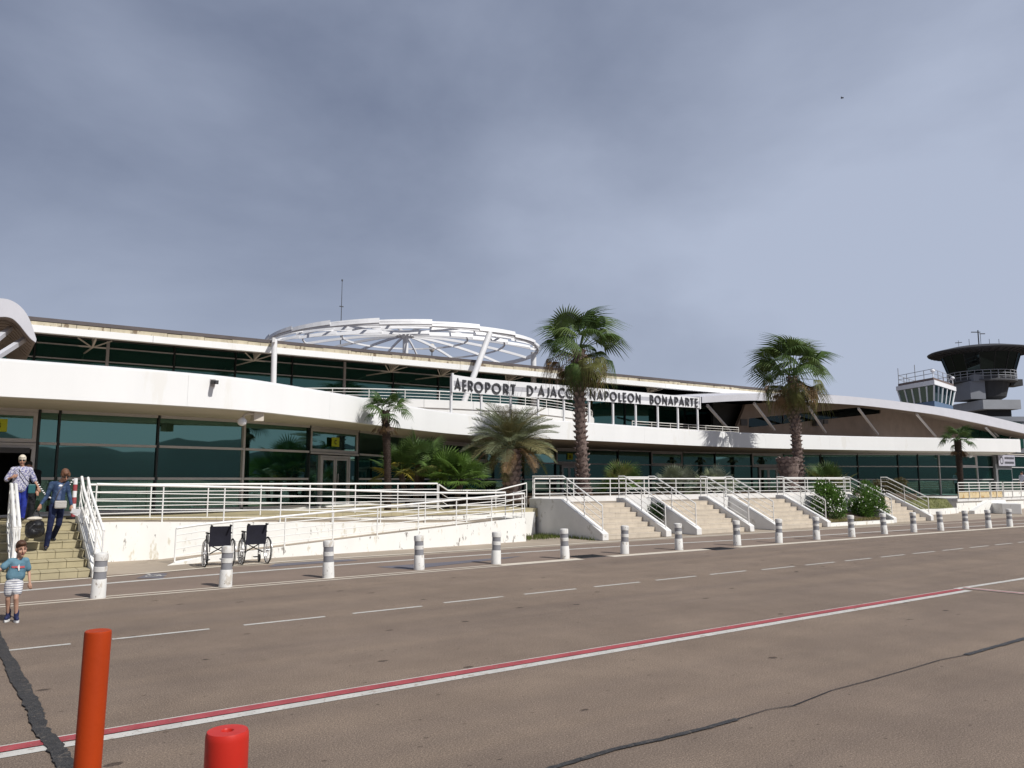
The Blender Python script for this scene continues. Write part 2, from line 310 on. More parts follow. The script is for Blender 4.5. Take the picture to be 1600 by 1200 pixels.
WL = {}
def mesh_of(name, mb, mats, smooth_=False, recalc=True):
    me = bpy.data.meshes.new(name); me.from_pydata(mb.v, [], mb.f)
    mats = mats if isinstance(mats, (list, tuple)) else [mats]
    for m in mats: me.materials.append(m)
    if len(mats) > 1: me.polygons.foreach_set('material_index', mb.m)
    if recalc:
        bm = bmesh.new(); bm.from_mesh(me); bmesh.ops.recalc_face_normals(bm, faces=bm.faces); bm.to_mesh(me); bm.free()
    if smooth_:
        me.polygons.foreach_set('use_smooth', [True] * len(me.polygons))
        try: me.set_sharp_from_angle(angle=R(40))
        except Exception: pass
    me.update(); return me
def obj(name, mb, mats, parent=None, label=None, cat=None, group=None, kind=None, smooth_=False, centre=True, bevel=0):
    vs = mb.v; off = Vector((0, 0, 0))
    if centre and vs:
        xs = [v[0] for v in vs]; ys = [v[1] for v in vs]; zs = [v[2] for v in vs]
        off = Vector(((min(xs) + max(xs)) / 2, (min(ys) + max(ys)) / 2, min(zs)))
        mb.v = [(v[0] - off.x, v[1] - off.y, v[2] - off.z) for v in vs]
    o = bpy.data.objects.new(name, mesh_of(name, mb, mats, smooth_)); C.objects.link(o)
    if parent is not None: o.parent = parent; o.location = off - WL[parent]
    else: o.location = off
    WL[o] = off
    if bevel:
        b = o.modifiers.new('edge', 'BEVEL'); b.width = bevel; b.segments = 2; b.limit_method = 'ANGLE'
    tag(o, label, cat, group, kind); return o
def tag(o, label=None, cat=None, group=None, kind=None):
    if label: o['label'] = label
    if cat: o['category'] = cat
    if group: o['group'] = group
    if kind: o['kind'] = kind
def thing(name, label, cat, loc=(0, 0, 0), group=None, kind=None):
    o = bpy.data.objects.new(name, None); C.objects.link(o); o.location = loc; o.empty_display_size = 0.3; WL[o] = Vector(loc)
    tag(o, label, cat, group, kind); return o
def inst(name, me, parent, loc=(0, 0, 0), rot=(0, 0, 0), scale=(1, 1, 1)):
    o = bpy.data.objects.new(name, me); C.objects.link(o); o.parent = parent; o.location = loc; o.rotation_euler = rot; o.scale = scale; return o
def kids(o): return [c for c in bpy.data.objects if c.parent == o]
def dup(root, loc, rz=0, label=None, scale=None):
    r = root.copy(); C.objects.link(r); r.location = loc; r.rotation_euler = (0, 0, rz)
    if scale: r.scale = scale
    if label: r['label'] = label
    for ch in list(root.children):
        c = ch.copy(); C.objects.link(c); c.parent = r
        for g in list(ch.children):
            d = g.copy(); C.objects.link(d); d.parent = c
    return r

# ------------------------------------------------------------------ ground, road, markings
def sheet(name, x0, x1, y0, y1, z, m, parent=None, kind=None, nx=1, ny=1):
    mb = MB(); vs = []; fs = []
    for j in range(ny + 1):
        for i in range(nx + 1): vs.append((x0 + (x1 - x0) * i / nx, y0 + (y1 - y0) * j / ny, z))
    for j in range(ny):
        for i in range(nx): a = j * (nx + 1) + i; fs.append((a, a + 1, a + nx + 2, a + nx + 1))
    mb.add(vs, fs); return obj(name, mb, m, parent, kind=kind, centre=False)
sheet('ground', -3000, 3000, -3000, 3000, -0.06, EARTH, kind='structure')
road = sheet('road', -120, 260, -60, 14.1, 0.0, ASPHALT, kind='structure', nx=8, ny=4)
WL[road] = Vector((0, 0, 0))
pave = sheet('pavement', -120, 260, 14.1, 17.65, 0.0, PAVE, kind='structure')
WL[pave] = Vector((0, 0, 0))
walk = sheet('footpath', -120, 260, 17.65, 30, -0.002, PATH, kind='structure')
WL[walk] = Vector((0, 0, 0))
def strip(name, pts, wd, z, m, parent, jitter=0.0):
    """a flat painted strip of width wd along plan points"""
    P = [Vector((p[0], p[1])) for p in pts]; A = offset(P, -wd / 2); B = offset(P, wd / 2); mb = MB(); n = len(P)
    if jitter:
        A = [a + Vector((random.uniform(-jitter, jitter), random.uniform(-jitter, jitter))) for a in A]; B = [a + Vector((random.uniform(-jitter, jitter), random.uniform(-jitter, jitter))) for a in B]
    mb.add([(a.x, a.y, z) for a in A] + [(b.x, b.y, z) for b in B], [(i, i + 1, n + i + 1, n + i) for i in range(n - 1)])
    return obj(name, mb, m, parent)
# dashed lane line, one object per dash
for k in range(-2, 32):
    x0 = 3.15 + 1.55 * (k - 3) - (0.02 if k > 3 else 0) + 0.006 * k; y = 10.55 + (0.08 if 4 < k < 10 else 0) - 0.004 * max(0, k - 9)
    strip('lane_dash', [(x0, y), (x0 + 1.12, y - 0.01)], 0.075, 0.004, PAINT, road)
# red line with its white borders, and the corner of the stand it outlines
redp = [(-30, 6.76), (0.36, 6.76), (4, 6.74), (9.7, 6.71), (14.35, 6.66)]
strip('red_line', redp, 0.135, 0.008, RED, road)
strip('white_line', [(x, y + 0.083) for x, y in redp] + [(17, 6.72), (40, 6.6)], 0.035, 0.004, PAINT, road)
strip('white_line', [(x, y - 0.135) for x, y in redp], 0.125, 0.004, PAINT, road)
strip('white_line', [(14.35, 6.74), (17, 6.66), (40, 6.5)], 0.11, 0.006, PAINT, road)
pc = [atz(1505, 919), atz(1560, 924.5), atz(1640, 932)]; pcd = (pc[2] - pc[0]).normalized()
strip('red_line', [pc[0], pc[1], pc[2], pc[2] + pcd * 4], 0.07, 0.012, RED, road)
strip('white_line', [pc[0] + Vector((0.07, 0, 0)), pc[1] + Vector((0.08, 0, 0)), pc[2] + Vector((0.08, 0, 0)), pc[2] + pcd * 4 + Vector((0.08, 0, 0))], 0.05, 0.010, PAINT, road)
strip('white_line', [pc[0] - Vector((0.06, 0, 0)), pc[1] - Vector((0.06, 0, 0)), pc[2] - Vector((0.06, 0, 0)), pc[2] + pcd * 4 - Vector((0.06, 0, 0))], 0.04, 0.010, PAINT, road)
# bollard line: two thin lines on the left, one broad band broken by the drain grates further right
def bl(x): # the slight bow of the line
    return 14.2 + 0.28 * math.exp(-((x - 12) / 9.0) ** 2) - 0.0012 * max(0, x - 18) ** 1.9
for dy in (-0.1, 0.14):
    strip('kerb_line', [(x, bl(x) + dy) for x in (-20, -6, 0, 2, 4, 6, 8, 10)], 0.085, 0.004, PAINTC, road)
strip('kerb_band', [(x, bl(x) + 0.02) for x in (10.0, 11, 12.35)], 0.33, 0.006, PAINTC, road)
strip('kerb_band', [(x, bl(x) + 0.05) for x in (13.35, 14.5, 16, 17.15)], 0.33, 0.006, PAINTC, road)
strip('kerb_band', [(x, bl(x) + 0.05) for x in (18.1, 20, 22, 25, 28, 31, 34, 38, 44, 60)], 0.30, 0.006, PAINTC, road)
def curveline(pix): return smooth([(atz(u, v).x, atz(u, v).y) for u, v in pix], 4)
strip('pavement_line', [Vector((-20, 15.95))] + curveline([(0, 926), (200, 909), (400, 893), (600, 878), (800, 864), (1020, 851), (1240, 839), (1420, 828), (1600, 818)]) + [Vector((60, 14.6))], 0.17, 0.004, PAINT, pave)
strip('pavement_line', [Vector((-20, 17.2))] + curveline([(0, 913), (150, 903), (400, 881), (600, 868), (800, 856), (1020, 842.5), (1240, 830), (1420, 820.5), (1600, 813)]) + [Vector((66, 15.8))], 0.16, 0.008, PAINTC, pave)
# drain grates
def grate(u, v):
    c = atz(u, v); t = thing('drain_grate', 'small dark drain grate in the %s gap of the white kerb band' % ('first' if u < 1000 else 'second'), 'drain grate', (c.x, c.y, 0.0))
    t['group'] = 'drain grates in the gaps of the white band'
    mb = MB(); mb.bb(c.x - .42, c.x + .42, c.y - .3, c.y + .3, 0.002, 0.006); obj('drain_frame', mb, GREYD, t)
    mb = MB()
    for k in range(9): x = c.x - .36 + .09 * k; mb.bb(x - .025, x + .025, c.y - .25, c.y + .25, 0.0065, 0.016)
    g = obj('grate_bars', mb, BLACK, t); g['kind'] = 'stuff'
grate(918, 869.5); grate(1122, 857.5)
# faded blue bays and the wheelchair mark
def patch(name, pix, z, m, par):
    P = [atz(u, v) for u, v in pix]; mb = MB(); mb.add([(p.x, p.y, z) for p in P], [tuple(range(len(P)))]); return obj(name, mb, m, par)
patch('blue_bay', [(213, 904), (232, 896.5), (262, 896), (254, 904)], 0.006, BLUEP, pave)
patch('blue_bay', [(588, 886), (690, 879), (815, 869), (795, 872.5), (690, 884), (640, 890)], 0.005, BLUEP, pave)
patch('blue_bay', [(420, 886), (560, 876), (545, 874), (430, 881)], 0.005, BLUEP, pave)
mb = MB(); c = atz(236, 900)
for k in range(12):
    a0 = 2 * PI * k / 12; a1 = 2 * PI * (k + 1) / 12
    if 2 <= k <= 3: continue
    mb.add([(c.x + r * math.cos(a), c.y - .08 + r * math.sin(a), 0.011) for r, a in ((.13, a0), (.13, a1), (.09, a1), (.09, a0))], [(0, 1, 2, 3)])
for (x0, y0, x1, y1) in ((-.03, .0, .02, .25), (.0, .03, .16, .08), (.13, -.2, .18, .06), (.15, -.2, .25, -.16), (-.03, .28, .04, .35)):
    mb.add([(c.x + x0, c.y + y0, 0.011), (c.x + x1, c.y + y0, 0.011), (c.x + x1, c.y + y1, 0.011), (c.x + x0, c.y + y1, 0.011)], [(0, 1, 2, 3)])
obj('wheelchair_mark', mb, PAINT, pave)
# tar seals and the crack between them
def crackline(pix, ws, z, name, m):
    P = []
    for i in range(len(pix) - 1):
        a = atz(*pix[i]); b = atz(*pix[i + 1]); n = 12
        for k in range(n): P.append((a.lerp(b, k / n), ws[i] + (ws[i + 1] - ws[i]) * k / n))
    P.append((atz(*pix[-1]), ws[-1])); mb = MB(); vs = []
    for i, (p, wd) in enumerate(P):
        d = (P[min(len(P) - 1, i + 1)][0] - P[max(0, i - 1)][0]).normalized(); nrm = Vector((-d.y, d.x, 0)); j = random.uniform(-.07, .07) * wd
        vs += [p + nrm * (wd * random.uniform(.44, .56) + j), p - nrm * (wd * random.uniform(.44, .56) - j)]
    mb.add([(q.x, q.y, z) for q in vs], [(2 * i, 2 * i + 1, 2 * i + 3, 2 * i + 2) for i in range(len(P) - 1)])
    o = obj(name, mb, m, road); return o
crackline([(-60, 930), (-12, 985), (4, 1014), (30, 1065), (52, 1105), (62, 1140), (88, 1172), (104, 1200), (150, 1290)], [.12, .13, .1, .13, .12, .10, .11, .12, .12], 0.014, 'tar_seal', TAR)
crackline([(700, 1260), (865, 1201), (960, 1172), (1030, 1157), (1110, 1137), (1152, 1125)], [.05] * 6, 0.010, 'tar_seal', TAR)
crackline([(1152, 1125), (1200, 1110), (1240, 1104), (1300, 1080), (1360, 1064), (1420, 1047), (1470, 1032), (1512, 1024)], [.012, .008, .014, .01, .012, .01, .012, .012], 0.010, 'crack', BLACK)
crackline([(1510, 1024), (1560, 1010), (1600, 999), (1680, 975)], [.06, .06, .07, .07], 0.010, 'tar_seal', TAR)
# hills across the bay behind the photographer (the glass mirrors them) 
HILL = mat('hill_scrub', (0.014, 0.026, 0.042), 0.95, 0.25, 0.01)
mb = MB(); n = 90; vs = []
for i in range(n + 1):
    a = PI * (1.0 + i / n); h = 66 + 22 * math.sin(i * .31) + 14 * math.sin(i * .83 + 1) + 6 * math.sin(i * 2.3)
    for rr, hh in ((1250, -1), (1420, h * .6), (1600, h), (1900, h * .5), (2100, -1)): vs.append((rr * math.cos(a), rr * math.sin(a), hh))
mb.add(vs, [(5 * i + k, 5 * i + 5 + k, 5 * i + 6 + k, 5 * i + 1 + k) for i in range(n) for k in range(4)])
obj('hills', mb, HILL, kind='structure', smooth_=True, centre=False)

# ------------------------------------------------------------------ terminal building
ZS, ZT = 3.80, 4.60            # soffit, top of the white wave band
FW = smooth([(-16, 21.4, 0), (-8, 21.0, 0), (0.6, 20.80, 0), (3.2, 20.75, 0), (4.7, 20.85, 0), (6.2, 21.15, 0), (7.6, 21.9, 0), (9.4, 22.95, 0), (11.9, 24.5, 0), (14, 25.85, 0), (16, 26.95, 0), (17.7, 27.55, 0), (20, 27.75, 0), (22, 27.8, 0), (25, 28.0, 0), (28, 28.3, 0), (32, 28.7, 0), (35.6, 28.8, 0), (38.5, 28.6, 0), (41.6, 28.1, 0), (45, 27.3, 0), (48.5, 26.2, 0), (52.8, 24.5, 0), (56, 23.3, 0), (58.5, 22.6, 0)], 5)
GP = smooth([(-16, 24.3, 0), (-6, 24.3, 0), (0.7, 24.35, 0), (4.6, 24.6, 0), (7.1, 25.0, 0), (9.8, 26.1, 0), (12.3, 27.6, 0), (14.5, 29.3, 0), (17.2, 31.4, 0), (20, 33.2, 0), (24, 35.0, 0), (28.9, 35.9, 0), (35.8, 36.0, 0), (41, 35.7, 0), (45.6, 34.8, 0), (49.7, 33.3, 0), (55, 30.2, 0), (58.8, 28, 0), (67.8, 26.3, 0), (84, 25, 0)], 5)
term = thing('terminal_building', 'long white airport terminal with wavy white fascia band and dark green glass walls', 'building', (10, 30, 0))
def strip2(name, A, B, z, m, th=0.06, parent=term, kind=None):
    n = 60; A = resample(A, n); B = resample(B, n); mb = MB()
    vs = [(a.x, a.y, z) for a in A] + [(b.x, b.y, z) for b in B] + [(a.x, a.y, z + th) for a in A] + [(b.x, b.y, z + th) for b in B]; k = n + 1; fs = []
    for i in range(n): fs += [(i, k + i, k + i + 1, i + 1), (2 * k + i, 2 * k + i + 1, 3 * k + i + 1, 3 * k + i), (i, i + 1, 2 * k + i + 1, 2 * k + i), (k + i, 3 * k + i, 3 * k + i + 1, k + i + 1)]
    mb.add(vs, fs); return obj(name, mb, m, parent)
# the white wave band in its rendered lengths (faint vertical joints)
nb = 15; Fs = resample(FW, nb * 6)
for k in range(nb):
    seg = [p.copy() for p in Fs[k * 6:k * 6 + 7]]
    d = (seg[-1] - seg[-2]).normalized()
    if k < nb - 1: seg[-1] = seg[-1] - d * 0.004
    mb = MB(); mb.wallpath(seg, ZS - 0.02, ZT, 0.22); obj('fascia_panel', mb, FASCIA, term, smooth_=True)
mb = MB(); mb.wallpath(offset(Fs, 0.03), ZT + 0.002, ZT + 0.05, 0.26); obj('fascia_coping', mb, STEELW, term, smooth_=True)
FWi = offset(Fs, 0.225); GPi = [Vector((p.x, p.y)) for p in GP]
FWi2 = [Vector((p.x, p.y, 0)) for p in FWi]; GP2 = [Vector((p.x, p.y, 0)) for p in GP]
gcut = [p for p in GP2 if p.x < 66]
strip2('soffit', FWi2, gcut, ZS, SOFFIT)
strip2('terrace_roof', FWi2, [Vector((x, 50, 0)) for x in (-16, 60)], ZT - 0.12, PATH, 0.05)
mb = MB(); mb.bb(58.3, 58.52, 22.85, 46, ZS - .02, ZT + .03); obj('fascia_return', mb, FASCIA, term)
strip2('ceiling', [p + Vector((0, .12, 0)) for p in GP2], [Vector((x, 50, 0)) for x in (-16, 84)], ZS + .08, SOFFIT)
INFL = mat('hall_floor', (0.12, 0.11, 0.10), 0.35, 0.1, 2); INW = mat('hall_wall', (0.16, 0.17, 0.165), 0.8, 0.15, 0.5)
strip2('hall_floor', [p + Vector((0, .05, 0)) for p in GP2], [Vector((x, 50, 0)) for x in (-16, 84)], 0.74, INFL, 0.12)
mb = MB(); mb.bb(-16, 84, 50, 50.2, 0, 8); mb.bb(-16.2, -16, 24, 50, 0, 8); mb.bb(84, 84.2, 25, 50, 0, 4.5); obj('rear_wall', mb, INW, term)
COLM = mat('hall_column', (0.62, 0.66, 0.62), 0.6, 0.04, 2)
for u, dy, r in ((312, 2.6, .3), (352, 2.0, .16), (455, 2.2, .22), (545, 2.3, .2), (745, 2.2, .3), (1078, 3, .35), (1205, 3.5, .35), (1300, 2.5, .3), (1440, 2, .35), (1545, 2.3, .3)):
    p = on_path(GP, u, 740); mb = MB(); mb.lathe([(r, .86), (r, ZS + .08)], (p.x + dy * .35, p.y + dy, 0), 16); obj('hall_column', mb, COLM, term, smooth_=True)
# furniture-like dark counters inside, low behind the glass
for u, dy, wd, h in ((150, 5, 3.2, 1.1), (230, 6, 1.8, 2.0), (430, 5, 2.4, 1.2), (640, 5, 3, 1.2), (960, 5, 4, 1.2), (1100, 4, 3, 1.9), (1370, 4, 3, 1.3)):
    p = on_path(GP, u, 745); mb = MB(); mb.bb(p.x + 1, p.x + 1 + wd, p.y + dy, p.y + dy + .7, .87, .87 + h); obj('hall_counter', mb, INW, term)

ZB, Z1, Z2, ZH = 1.02, 1.94, 2.88, 3.80
def gbase(x): return ZB if x < 44 else 0.78
def pane(P, Q, z0, z1, m=GLASS, name='glass_pane', back=0.03, parent=None, th=0.02):
    d = (Q - P).normalized(); nn = Vector((-d.y, d.x, 0)); mb = MB(); a = P + nn * back; b = Q + nn * back
    mb.prism([a, b, b + nn * th, a + nn * th], z0, z1); return obj(name, mb, m, parent or term)
def frame(P, Q, z0, z1, wd, m, name='window_frame', parent=None, dep=0.09):
    d = (Q - P).normalized(); mb = MB(); up = (0, 0, 1)
    mb.bar((*P.xy, z0 + wd / 2), (*Q.xy, z0 + wd / 2), dep, wd); mb.bar((*P.xy, z1 - wd / 2), (*Q.xy, z1 - wd / 2), dep, wd)
    for T, s in ((P, 1), (Q, -1)):
        c = T + d * wd / 2 * s; mb.box((c.x, c.y, (z0 + z1) / 2), (wd, dep, z1 - z0 - 2 * wd), math.atan2(d.y, d.x))
    return obj(name, mb, m, parent or term)
def door(P, Q, z0, z1, leaves=2):
    """glazed double door between two plan points"""
    d = (Q - P).normalized(); nn = Vector((-d.y, d.x, 0)); f = frame(P, Q, z0, z1, 0.08, ALU, 'door_frame', dep=0.14)
    n = leaves; l = (Q - P).length - .16
    for i in range(n):
        a = P + d * (.08 + l * i / n + .01) - nn * .02; b = P + d * (.08 + l * (i + 1) / n - .01) - nn * .02
        lf = frame(a, b, z0 + .02, z1 - .09, 0.075, ALU, 'door_leaf', dep=0.06)
        pane(a + d * .07, b - d * .07, z0 + .09, z1 - .16, GLASS, 'door_glass', 0.0, lf)
        WL[lf] = WL[lf]
        hx = (b - d * .11) if i == 0 else (a + d * .11)
        mb = MB(); mb.bar((hx.x - nn.x * .07, hx.y - nn.y * .07, z0 + .9), (hx.x - nn.x * .07, hx.y - nn.y * .07, z0 + 1.25), .025); obj('handle', mb, ALU, lf)
    return f
bays = [(-330, -200, 'g'), (-200, -95, 'g'), (-95, 55, 'B'), (55, 87, 'n'), (87, 243, 'g'), (243, 378, 'g'), (378, 481, 'g'), (481, 558, 'C'), (558, 640, 'g'), (640, 690, 'g'), (690, 760, 'V'), (760, 818, 'g'), (818, 868, 'g'), (868, 908, 'C'), (908, 966, 'g'), (966, 1017, 'g'), (1017, 1067, 'V'), (1067, 1118, 'g'), (1118, 1175, 'g'), (1175, 1224, 'C'), (1224, 1283, 'g'), (1283, 1341, 'g'), (1341, 1404, 'g'), (1404, 1435, 'g'), (1435, 1468, 'g'), (1468, 1500, 'g'), (1500, 1527, 'V'), (1527, 1551, 'g'), (1551, 1577, 'S'), (1577, 1625, 'g'), (1625, 1680, 'g')]
for u0, u1, ty in bays:
    P = on_path(GP, u0, 740); Q = on_path(GP, u1, 740); d = (Q - P).normalized(); rz = math.atan2(d.y, d.x); zb = gbase(P.x); nn = Vector((-d.y, d.x, 0))
    light = u0 in (378, 1468, 1527)
    mb = MB(); mb.box((P.x, P.y, (zb + ZH) / 2), (.075 if light else .05, .12, ZH - zb), rz); obj('mullion', mb, ALU if light else DARKBAR, term)
    lo = P + d * .04; hi = Q - d * .04
    def bar(z, h=.07): 
        mb = MB(); mb.bar((lo.x - nn.x * .03, lo.y - nn.y * .03, z), (hi.x - nn.x * .03, hi.y - nn.y * .03, z), .1, h); obj('transom', mb, ALU, term)
    bar(ZH - .04, .08)
    if ty in 'gn': rows = [(zb + .03, Z1 - .03), (Z1 + .03, Z2 - .03), (Z2 + .03, ZH - .08)]
    else: rows = []
    for a, b in rows: pane(lo, hi, a, b)
    if ty in 'gn': bar(Z1); bar(Z2); bar(zb, .06)
    if ty in 'BCV':
        fr = frame(lo, hi, Z2 + .02, ZH - .085, 0.10, ALU); pane(lo + d * .1, hi - d * .1, Z2 + .12, ZH - .185, GLASS, 'glass_pane', 0.0, fr)
        bar(Z2 - .03)
    if ty == 'V':
        for a, b in ((zb + .03, Z1 - .03), (Z1 + .03, Z2 - .08)): pane(lo, hi, a, b)
        bar(Z1); bar(zb, .06)
    if ty == 'C':
        l = (hi - lo).length; a = lo + d * l * .2; b = lo + d * l * .82
        door(a, b, .88, Z2 - .10); pane(lo, a - d * .03, zb, Z2 - .1); pane(b + d * .03, hi, zb, Z2 - .1)
    if ty == 'B':
        frame(lo, hi, .88, Z2 - .07, 0.09, ALU, 'door_frame', dep=0.16)
        mb = MB(); p = lo.lerp(hi, .72); mb.box((p.x, p.y - .1, Z2 - .2), (.85, .12, .14), rz); obj('door_sensor', mb, GREYD, term)
        # one leaf of the sliding door pushed back to the left
        lf = frame(lo + nn * .12, lo.lerp(hi, .38) + nn * .12, .9, Z2 - .16, 0.07, ALU, 'door_leaf', dep=.05); pane(lo + nn * .12 + d * .07, lo.lerp(hi, .38) + nn * .12 - d * .07, .97, Z2 - .24, GLASS, 'door_glass', 0, lf)
    if ty == 'S':
        mb = MB(); mb.prism([lo - nn * .25, hi - nn * .25, hi + nn * .2, lo + nn * .2], zb, ZH - .09); obj('entrance_pier', mb, mat('pier_grey', (.16, .16, .165), .6, .1, 3), term)
        pane(lo + d * .25, hi - d * .15, 1.2, 2.7, GLASS, 'glass_pane', -.30)
# white plinth under the glass on the left terrace
pl = between([Vector((p.x, p.y)) for p in GP], GP[0], on_path(GP, 640)); mb = MB(); mb.wallpath(offset(pl, -.06), .93, ZB - .035, .2); obj('plinth', mb, FASCIA, term)
pl = between([Vector((p.x, p.y)) for p in GP], on_path(GP, 1224), on_path(GP, 1680)); mb = MB(); mb.wallpath(offset(pl, -.06), 0.3, .745, .2); obj('plinth', mb, FASCIA, term)

# upper storey glass wall, eaves and roof
def ey(x): return 34.0 - .041 * (x - 1.9)
UX = [xat(53, 38, 560) + 2.75 * k for k in range(-7, 19)]
for i, x in enumerate(UX):
    y = ey(x) + 4.0; mb = MB(); li = i in (6 + 6, 8, 17); mb.box((x, y, 6.4), (.12 if li else .06, .14, 3.6), 0); obj('mullion', mb, ALU if li else DARKBAR, term)
    if i == len(UX) - 1: break
    x1 = UX[i + 1]; P = Vector((x + .05, y, 0)); Q = Vector((x1 - .05, ey(x1) + 4, 0))
    for a, b in ((4.66, 7.06), (7.12, 7.68), (7.74, 8.2)): pane(P, Q, a, b, GLASS2)
    for z in (7.09, 7.71):
        mb = MB(); mb.bar((P.x, P.y - .04, z), (Q.x, Q.y - .04, z), .08, .05); obj('transom', mb, ALU, term)
XE0, XE1 = -18.0, 54.0
eb = [Vector((XE0, ey(XE0))), Vector((XE1, ey(XE1)))]
for k in range(15):
    x0 = XE0 + (XE1 - XE0) * k / 15; x1 = XE0 + (XE1 - XE0) * (k + 1) / 15 - .012
    mb = MB(); mb.wallpath([Vector((x0, ey(x0))), Vector((x1, ey(x1)))], 7.50, 7.775, .3); obj('eave_panel', mb, FASCIA, term)
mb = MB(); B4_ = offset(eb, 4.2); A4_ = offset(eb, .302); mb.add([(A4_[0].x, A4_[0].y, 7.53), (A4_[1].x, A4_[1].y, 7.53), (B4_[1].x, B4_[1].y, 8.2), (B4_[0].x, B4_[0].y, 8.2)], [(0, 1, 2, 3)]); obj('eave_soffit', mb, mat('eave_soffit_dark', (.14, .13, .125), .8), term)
x = XE0
while x < XE1 - .2:
    l = random.uniform(.5, 1.5); x1 = min(XE1, x + l); dz = random.uniform(-.015, .02)
    mb = MB(); mb.wallpath([Vector((x, ey(x) + .06)), Vector((x1 - .015, ey(x1) + .06))], 7.778, 7.93 + dz, .3); obj('coping_stone', mb, COPING, term); x = x1
mb = MB(); A = offset(eb, .09); B = offset(eb, 15.5)
mb.add([(A[0].x, A[0].y, 7.955), (A[1].x, A[1].y, 7.955), (A[1].x, A[1].y, 8.10), (A[0].x, A[0].y, 8.10), (B[0].x, B[0].y, 8.2), (B[1].x, B[1].y, 8.2), (B[1].x, B[1].y, 8.35), (B[0].x, B[0].y, 8.35)], [(0, 1, 2, 3), (3, 2, 6, 7), (0, 4, 5, 1), (4, 7, 6, 5), (1, 5, 6, 2), (0, 3, 7, 4)]); obj('roof', mb, ROOFD, term)
mb = MB(); mb.bb(XE0, XE1, 49, 49.2, 4.5, 8.3); mb.bb(XE1 - .3, XE1 - .1, 34.6, 49, 4.5, 7.8); obj('rear_wall', mb, INW, term)
# lattice brackets under the eaves
for u in (-40, 148, 402, 612, 690, 790, 1000):
    x = xat(u, ey(5) + .6, 540); y = ey(x); mb = MB(); a = Vector((x, y + .34, 7.50)); e = Vector((x, y + 1.3, 7.60)); b0 = Vector((x, y + 1.3, 7.28)); 
    mb.bar(a, e, .07); mb.bar(a, b0, .07); n = 4
    for k in range(n):
        t0 = (k + .5) / n; p = a.lerp(b0, t0); q = a.lerp(e, min(1, (k + 1) / n)); q0 = a.lerp(e, k / n); mb.bar(p, q, .04); mb.bar(p, q0, .04)
    mb.bar(b0 - Vector((.5, .1, 0)), b0 + Vector((.5, -.1, 0)), .05); mb.bar(a - Vector((.6, -.2, 0)), b0, .04); mb.bar(a + Vector((.6, .2, 0)), b0, .04); mb.bar(b0, Vector((x, y + 4.0, 7.4)), .05)
    obj('eave_bracket', mb, SOFFIT, term)

# round balcony under the dome
BC = Vector((20.0, 43.0)); BR = 13.5
def arc(c, r, a0, a1, n): return [Vector((c[0] + r * math.cos(R(a0 + (a1 - a0) * k / n)), c[1] + r * math.sin(R(a0 + (a1 - a0) * k / n)))) for k in range(n + 1)]
mb = MB(); mb.wallpath(arc(BC, BR, 215, 345, 60), 4.5, 5.09, .2); obj('balcony_wall', mb, FASCIA, term, smooth_=True)
for k in range(26):
    a = 215 + 130 * k / 26; mb = MB(); mb.wallpath(arc(BC, BR + .05, a, a + 4.93, 5), 5.095, 5.46, .22); obj('parapet_panel', mb, FASCIA, term, smooth_=True)

# ------------------------------------------------------------------ barrel canopies at both ends of the hall
def vault(name, label, low, top, Y, Yb, rise, struts=(), mirror=None):
    t = thing(name, label, 'canopy', (aty(*low[0], Y).x, Y, 4.6))
    lo = [aty(u, v, Y) for u, v in low]; tp = [aty(u, v, Y) for u, v in top]
    lo = [Vector(p) for p in smooth([tuple(p) for p in lo], 4)]; tp = [Vector(p) for p in smooth([tuple(p) for p in tp], 4)]
    if mirror is not None:
        ml = [Vector((2 * mirror - p.x, p.y, p.z)) for p in lo if p.x > mirror + .05][::-1]; mt = [Vector((2 * mirror - p.x, p.y, p.z)) for p in tp if p.x > mirror + .05][::-1]
        lo = ml + lo; tp = mt + tp
    n = 48; lo = resample(lo, n); tp = resample(tp, n)
    mb = MB(); vs = []
    for a, b in zip(lo, tp): vs += [(a.x, Y, a.z), (b.x, Y, b.z), (b.x, Y + .25, b.z + .03), (a.x, Y + .25, a.z + .03)]
    fs = []
    for i in range(n):
        o = 4 * i
        for k in range(4): fs.append((o + k, o + 4 + k, o + 4 + (k + 1) % 4, o + (k + 1) % 4))
    fs += [(0, 1, 2, 3), (4 * n, 4 * n + 3, 4 * n + 2, 4 * n + 1)]; mb.add(vs, fs); obj('canopy_edge', mb, CANOPY, t, smooth_=True)
    ys = [(Y + .255, .03), (Y + 4, rise), (Yb, rise)]
    mb = MB(); vs = []
    for a in lo: vs += [(a.x, y, a.z + r) for y, r in ys]
    mb.add(vs, [(3 * i + k, 3 * i + 3 + k, 3 * i + 4 + k, 3 * i + 1 + k) for i in range(n) for k in range(2)]); obj('canopy_soffit', mb, BOARD, t, smooth_=True)
    mb = MB(); vs = []
    for a, b in zip(lo, tp): vs += [(b.x, y, b.z + r * .8 + (-.05 if y > Y + 1 else 0)) for y, r in ys]
    mb.add(vs, [(3 * i + k, 3 * i + 1 + k, 3 * i + 4 + k, 3 * i + 3 + k) for i in range(n) for k in range(2)]); obj('canopy_roof', mb, CANOPY, t, smooth_=True)
    # joints between the soffit boards, as thin battens running across
    for k in range(1, 7):
        y = Y + .3 + k * .5; r = .03 + (rise - .03) * (y - Y - .255) / 3.745; mb = MB()
        mb.tube([(p.x, y, p.z + r - .012) for p in lo[1:-1]], .012, 4); obj('soffit_batten', mb, mat('batten', (.22, .18, .15), .8), t)
    for p, q in struts:
        mb = MB(); mb.bar(p, q, .13); obj('strut', mb, CANOPY, t)
    return t
lowR = [(1097, 629.5), (1139, 627), (1176, 625.7), (1207, 626.5), (1277, 629), (1341, 633), (1380, 637), (1420, 642), (1467, 648.5), (1513, 658), (1537, 663), (1600, 677), (1660, 691)]
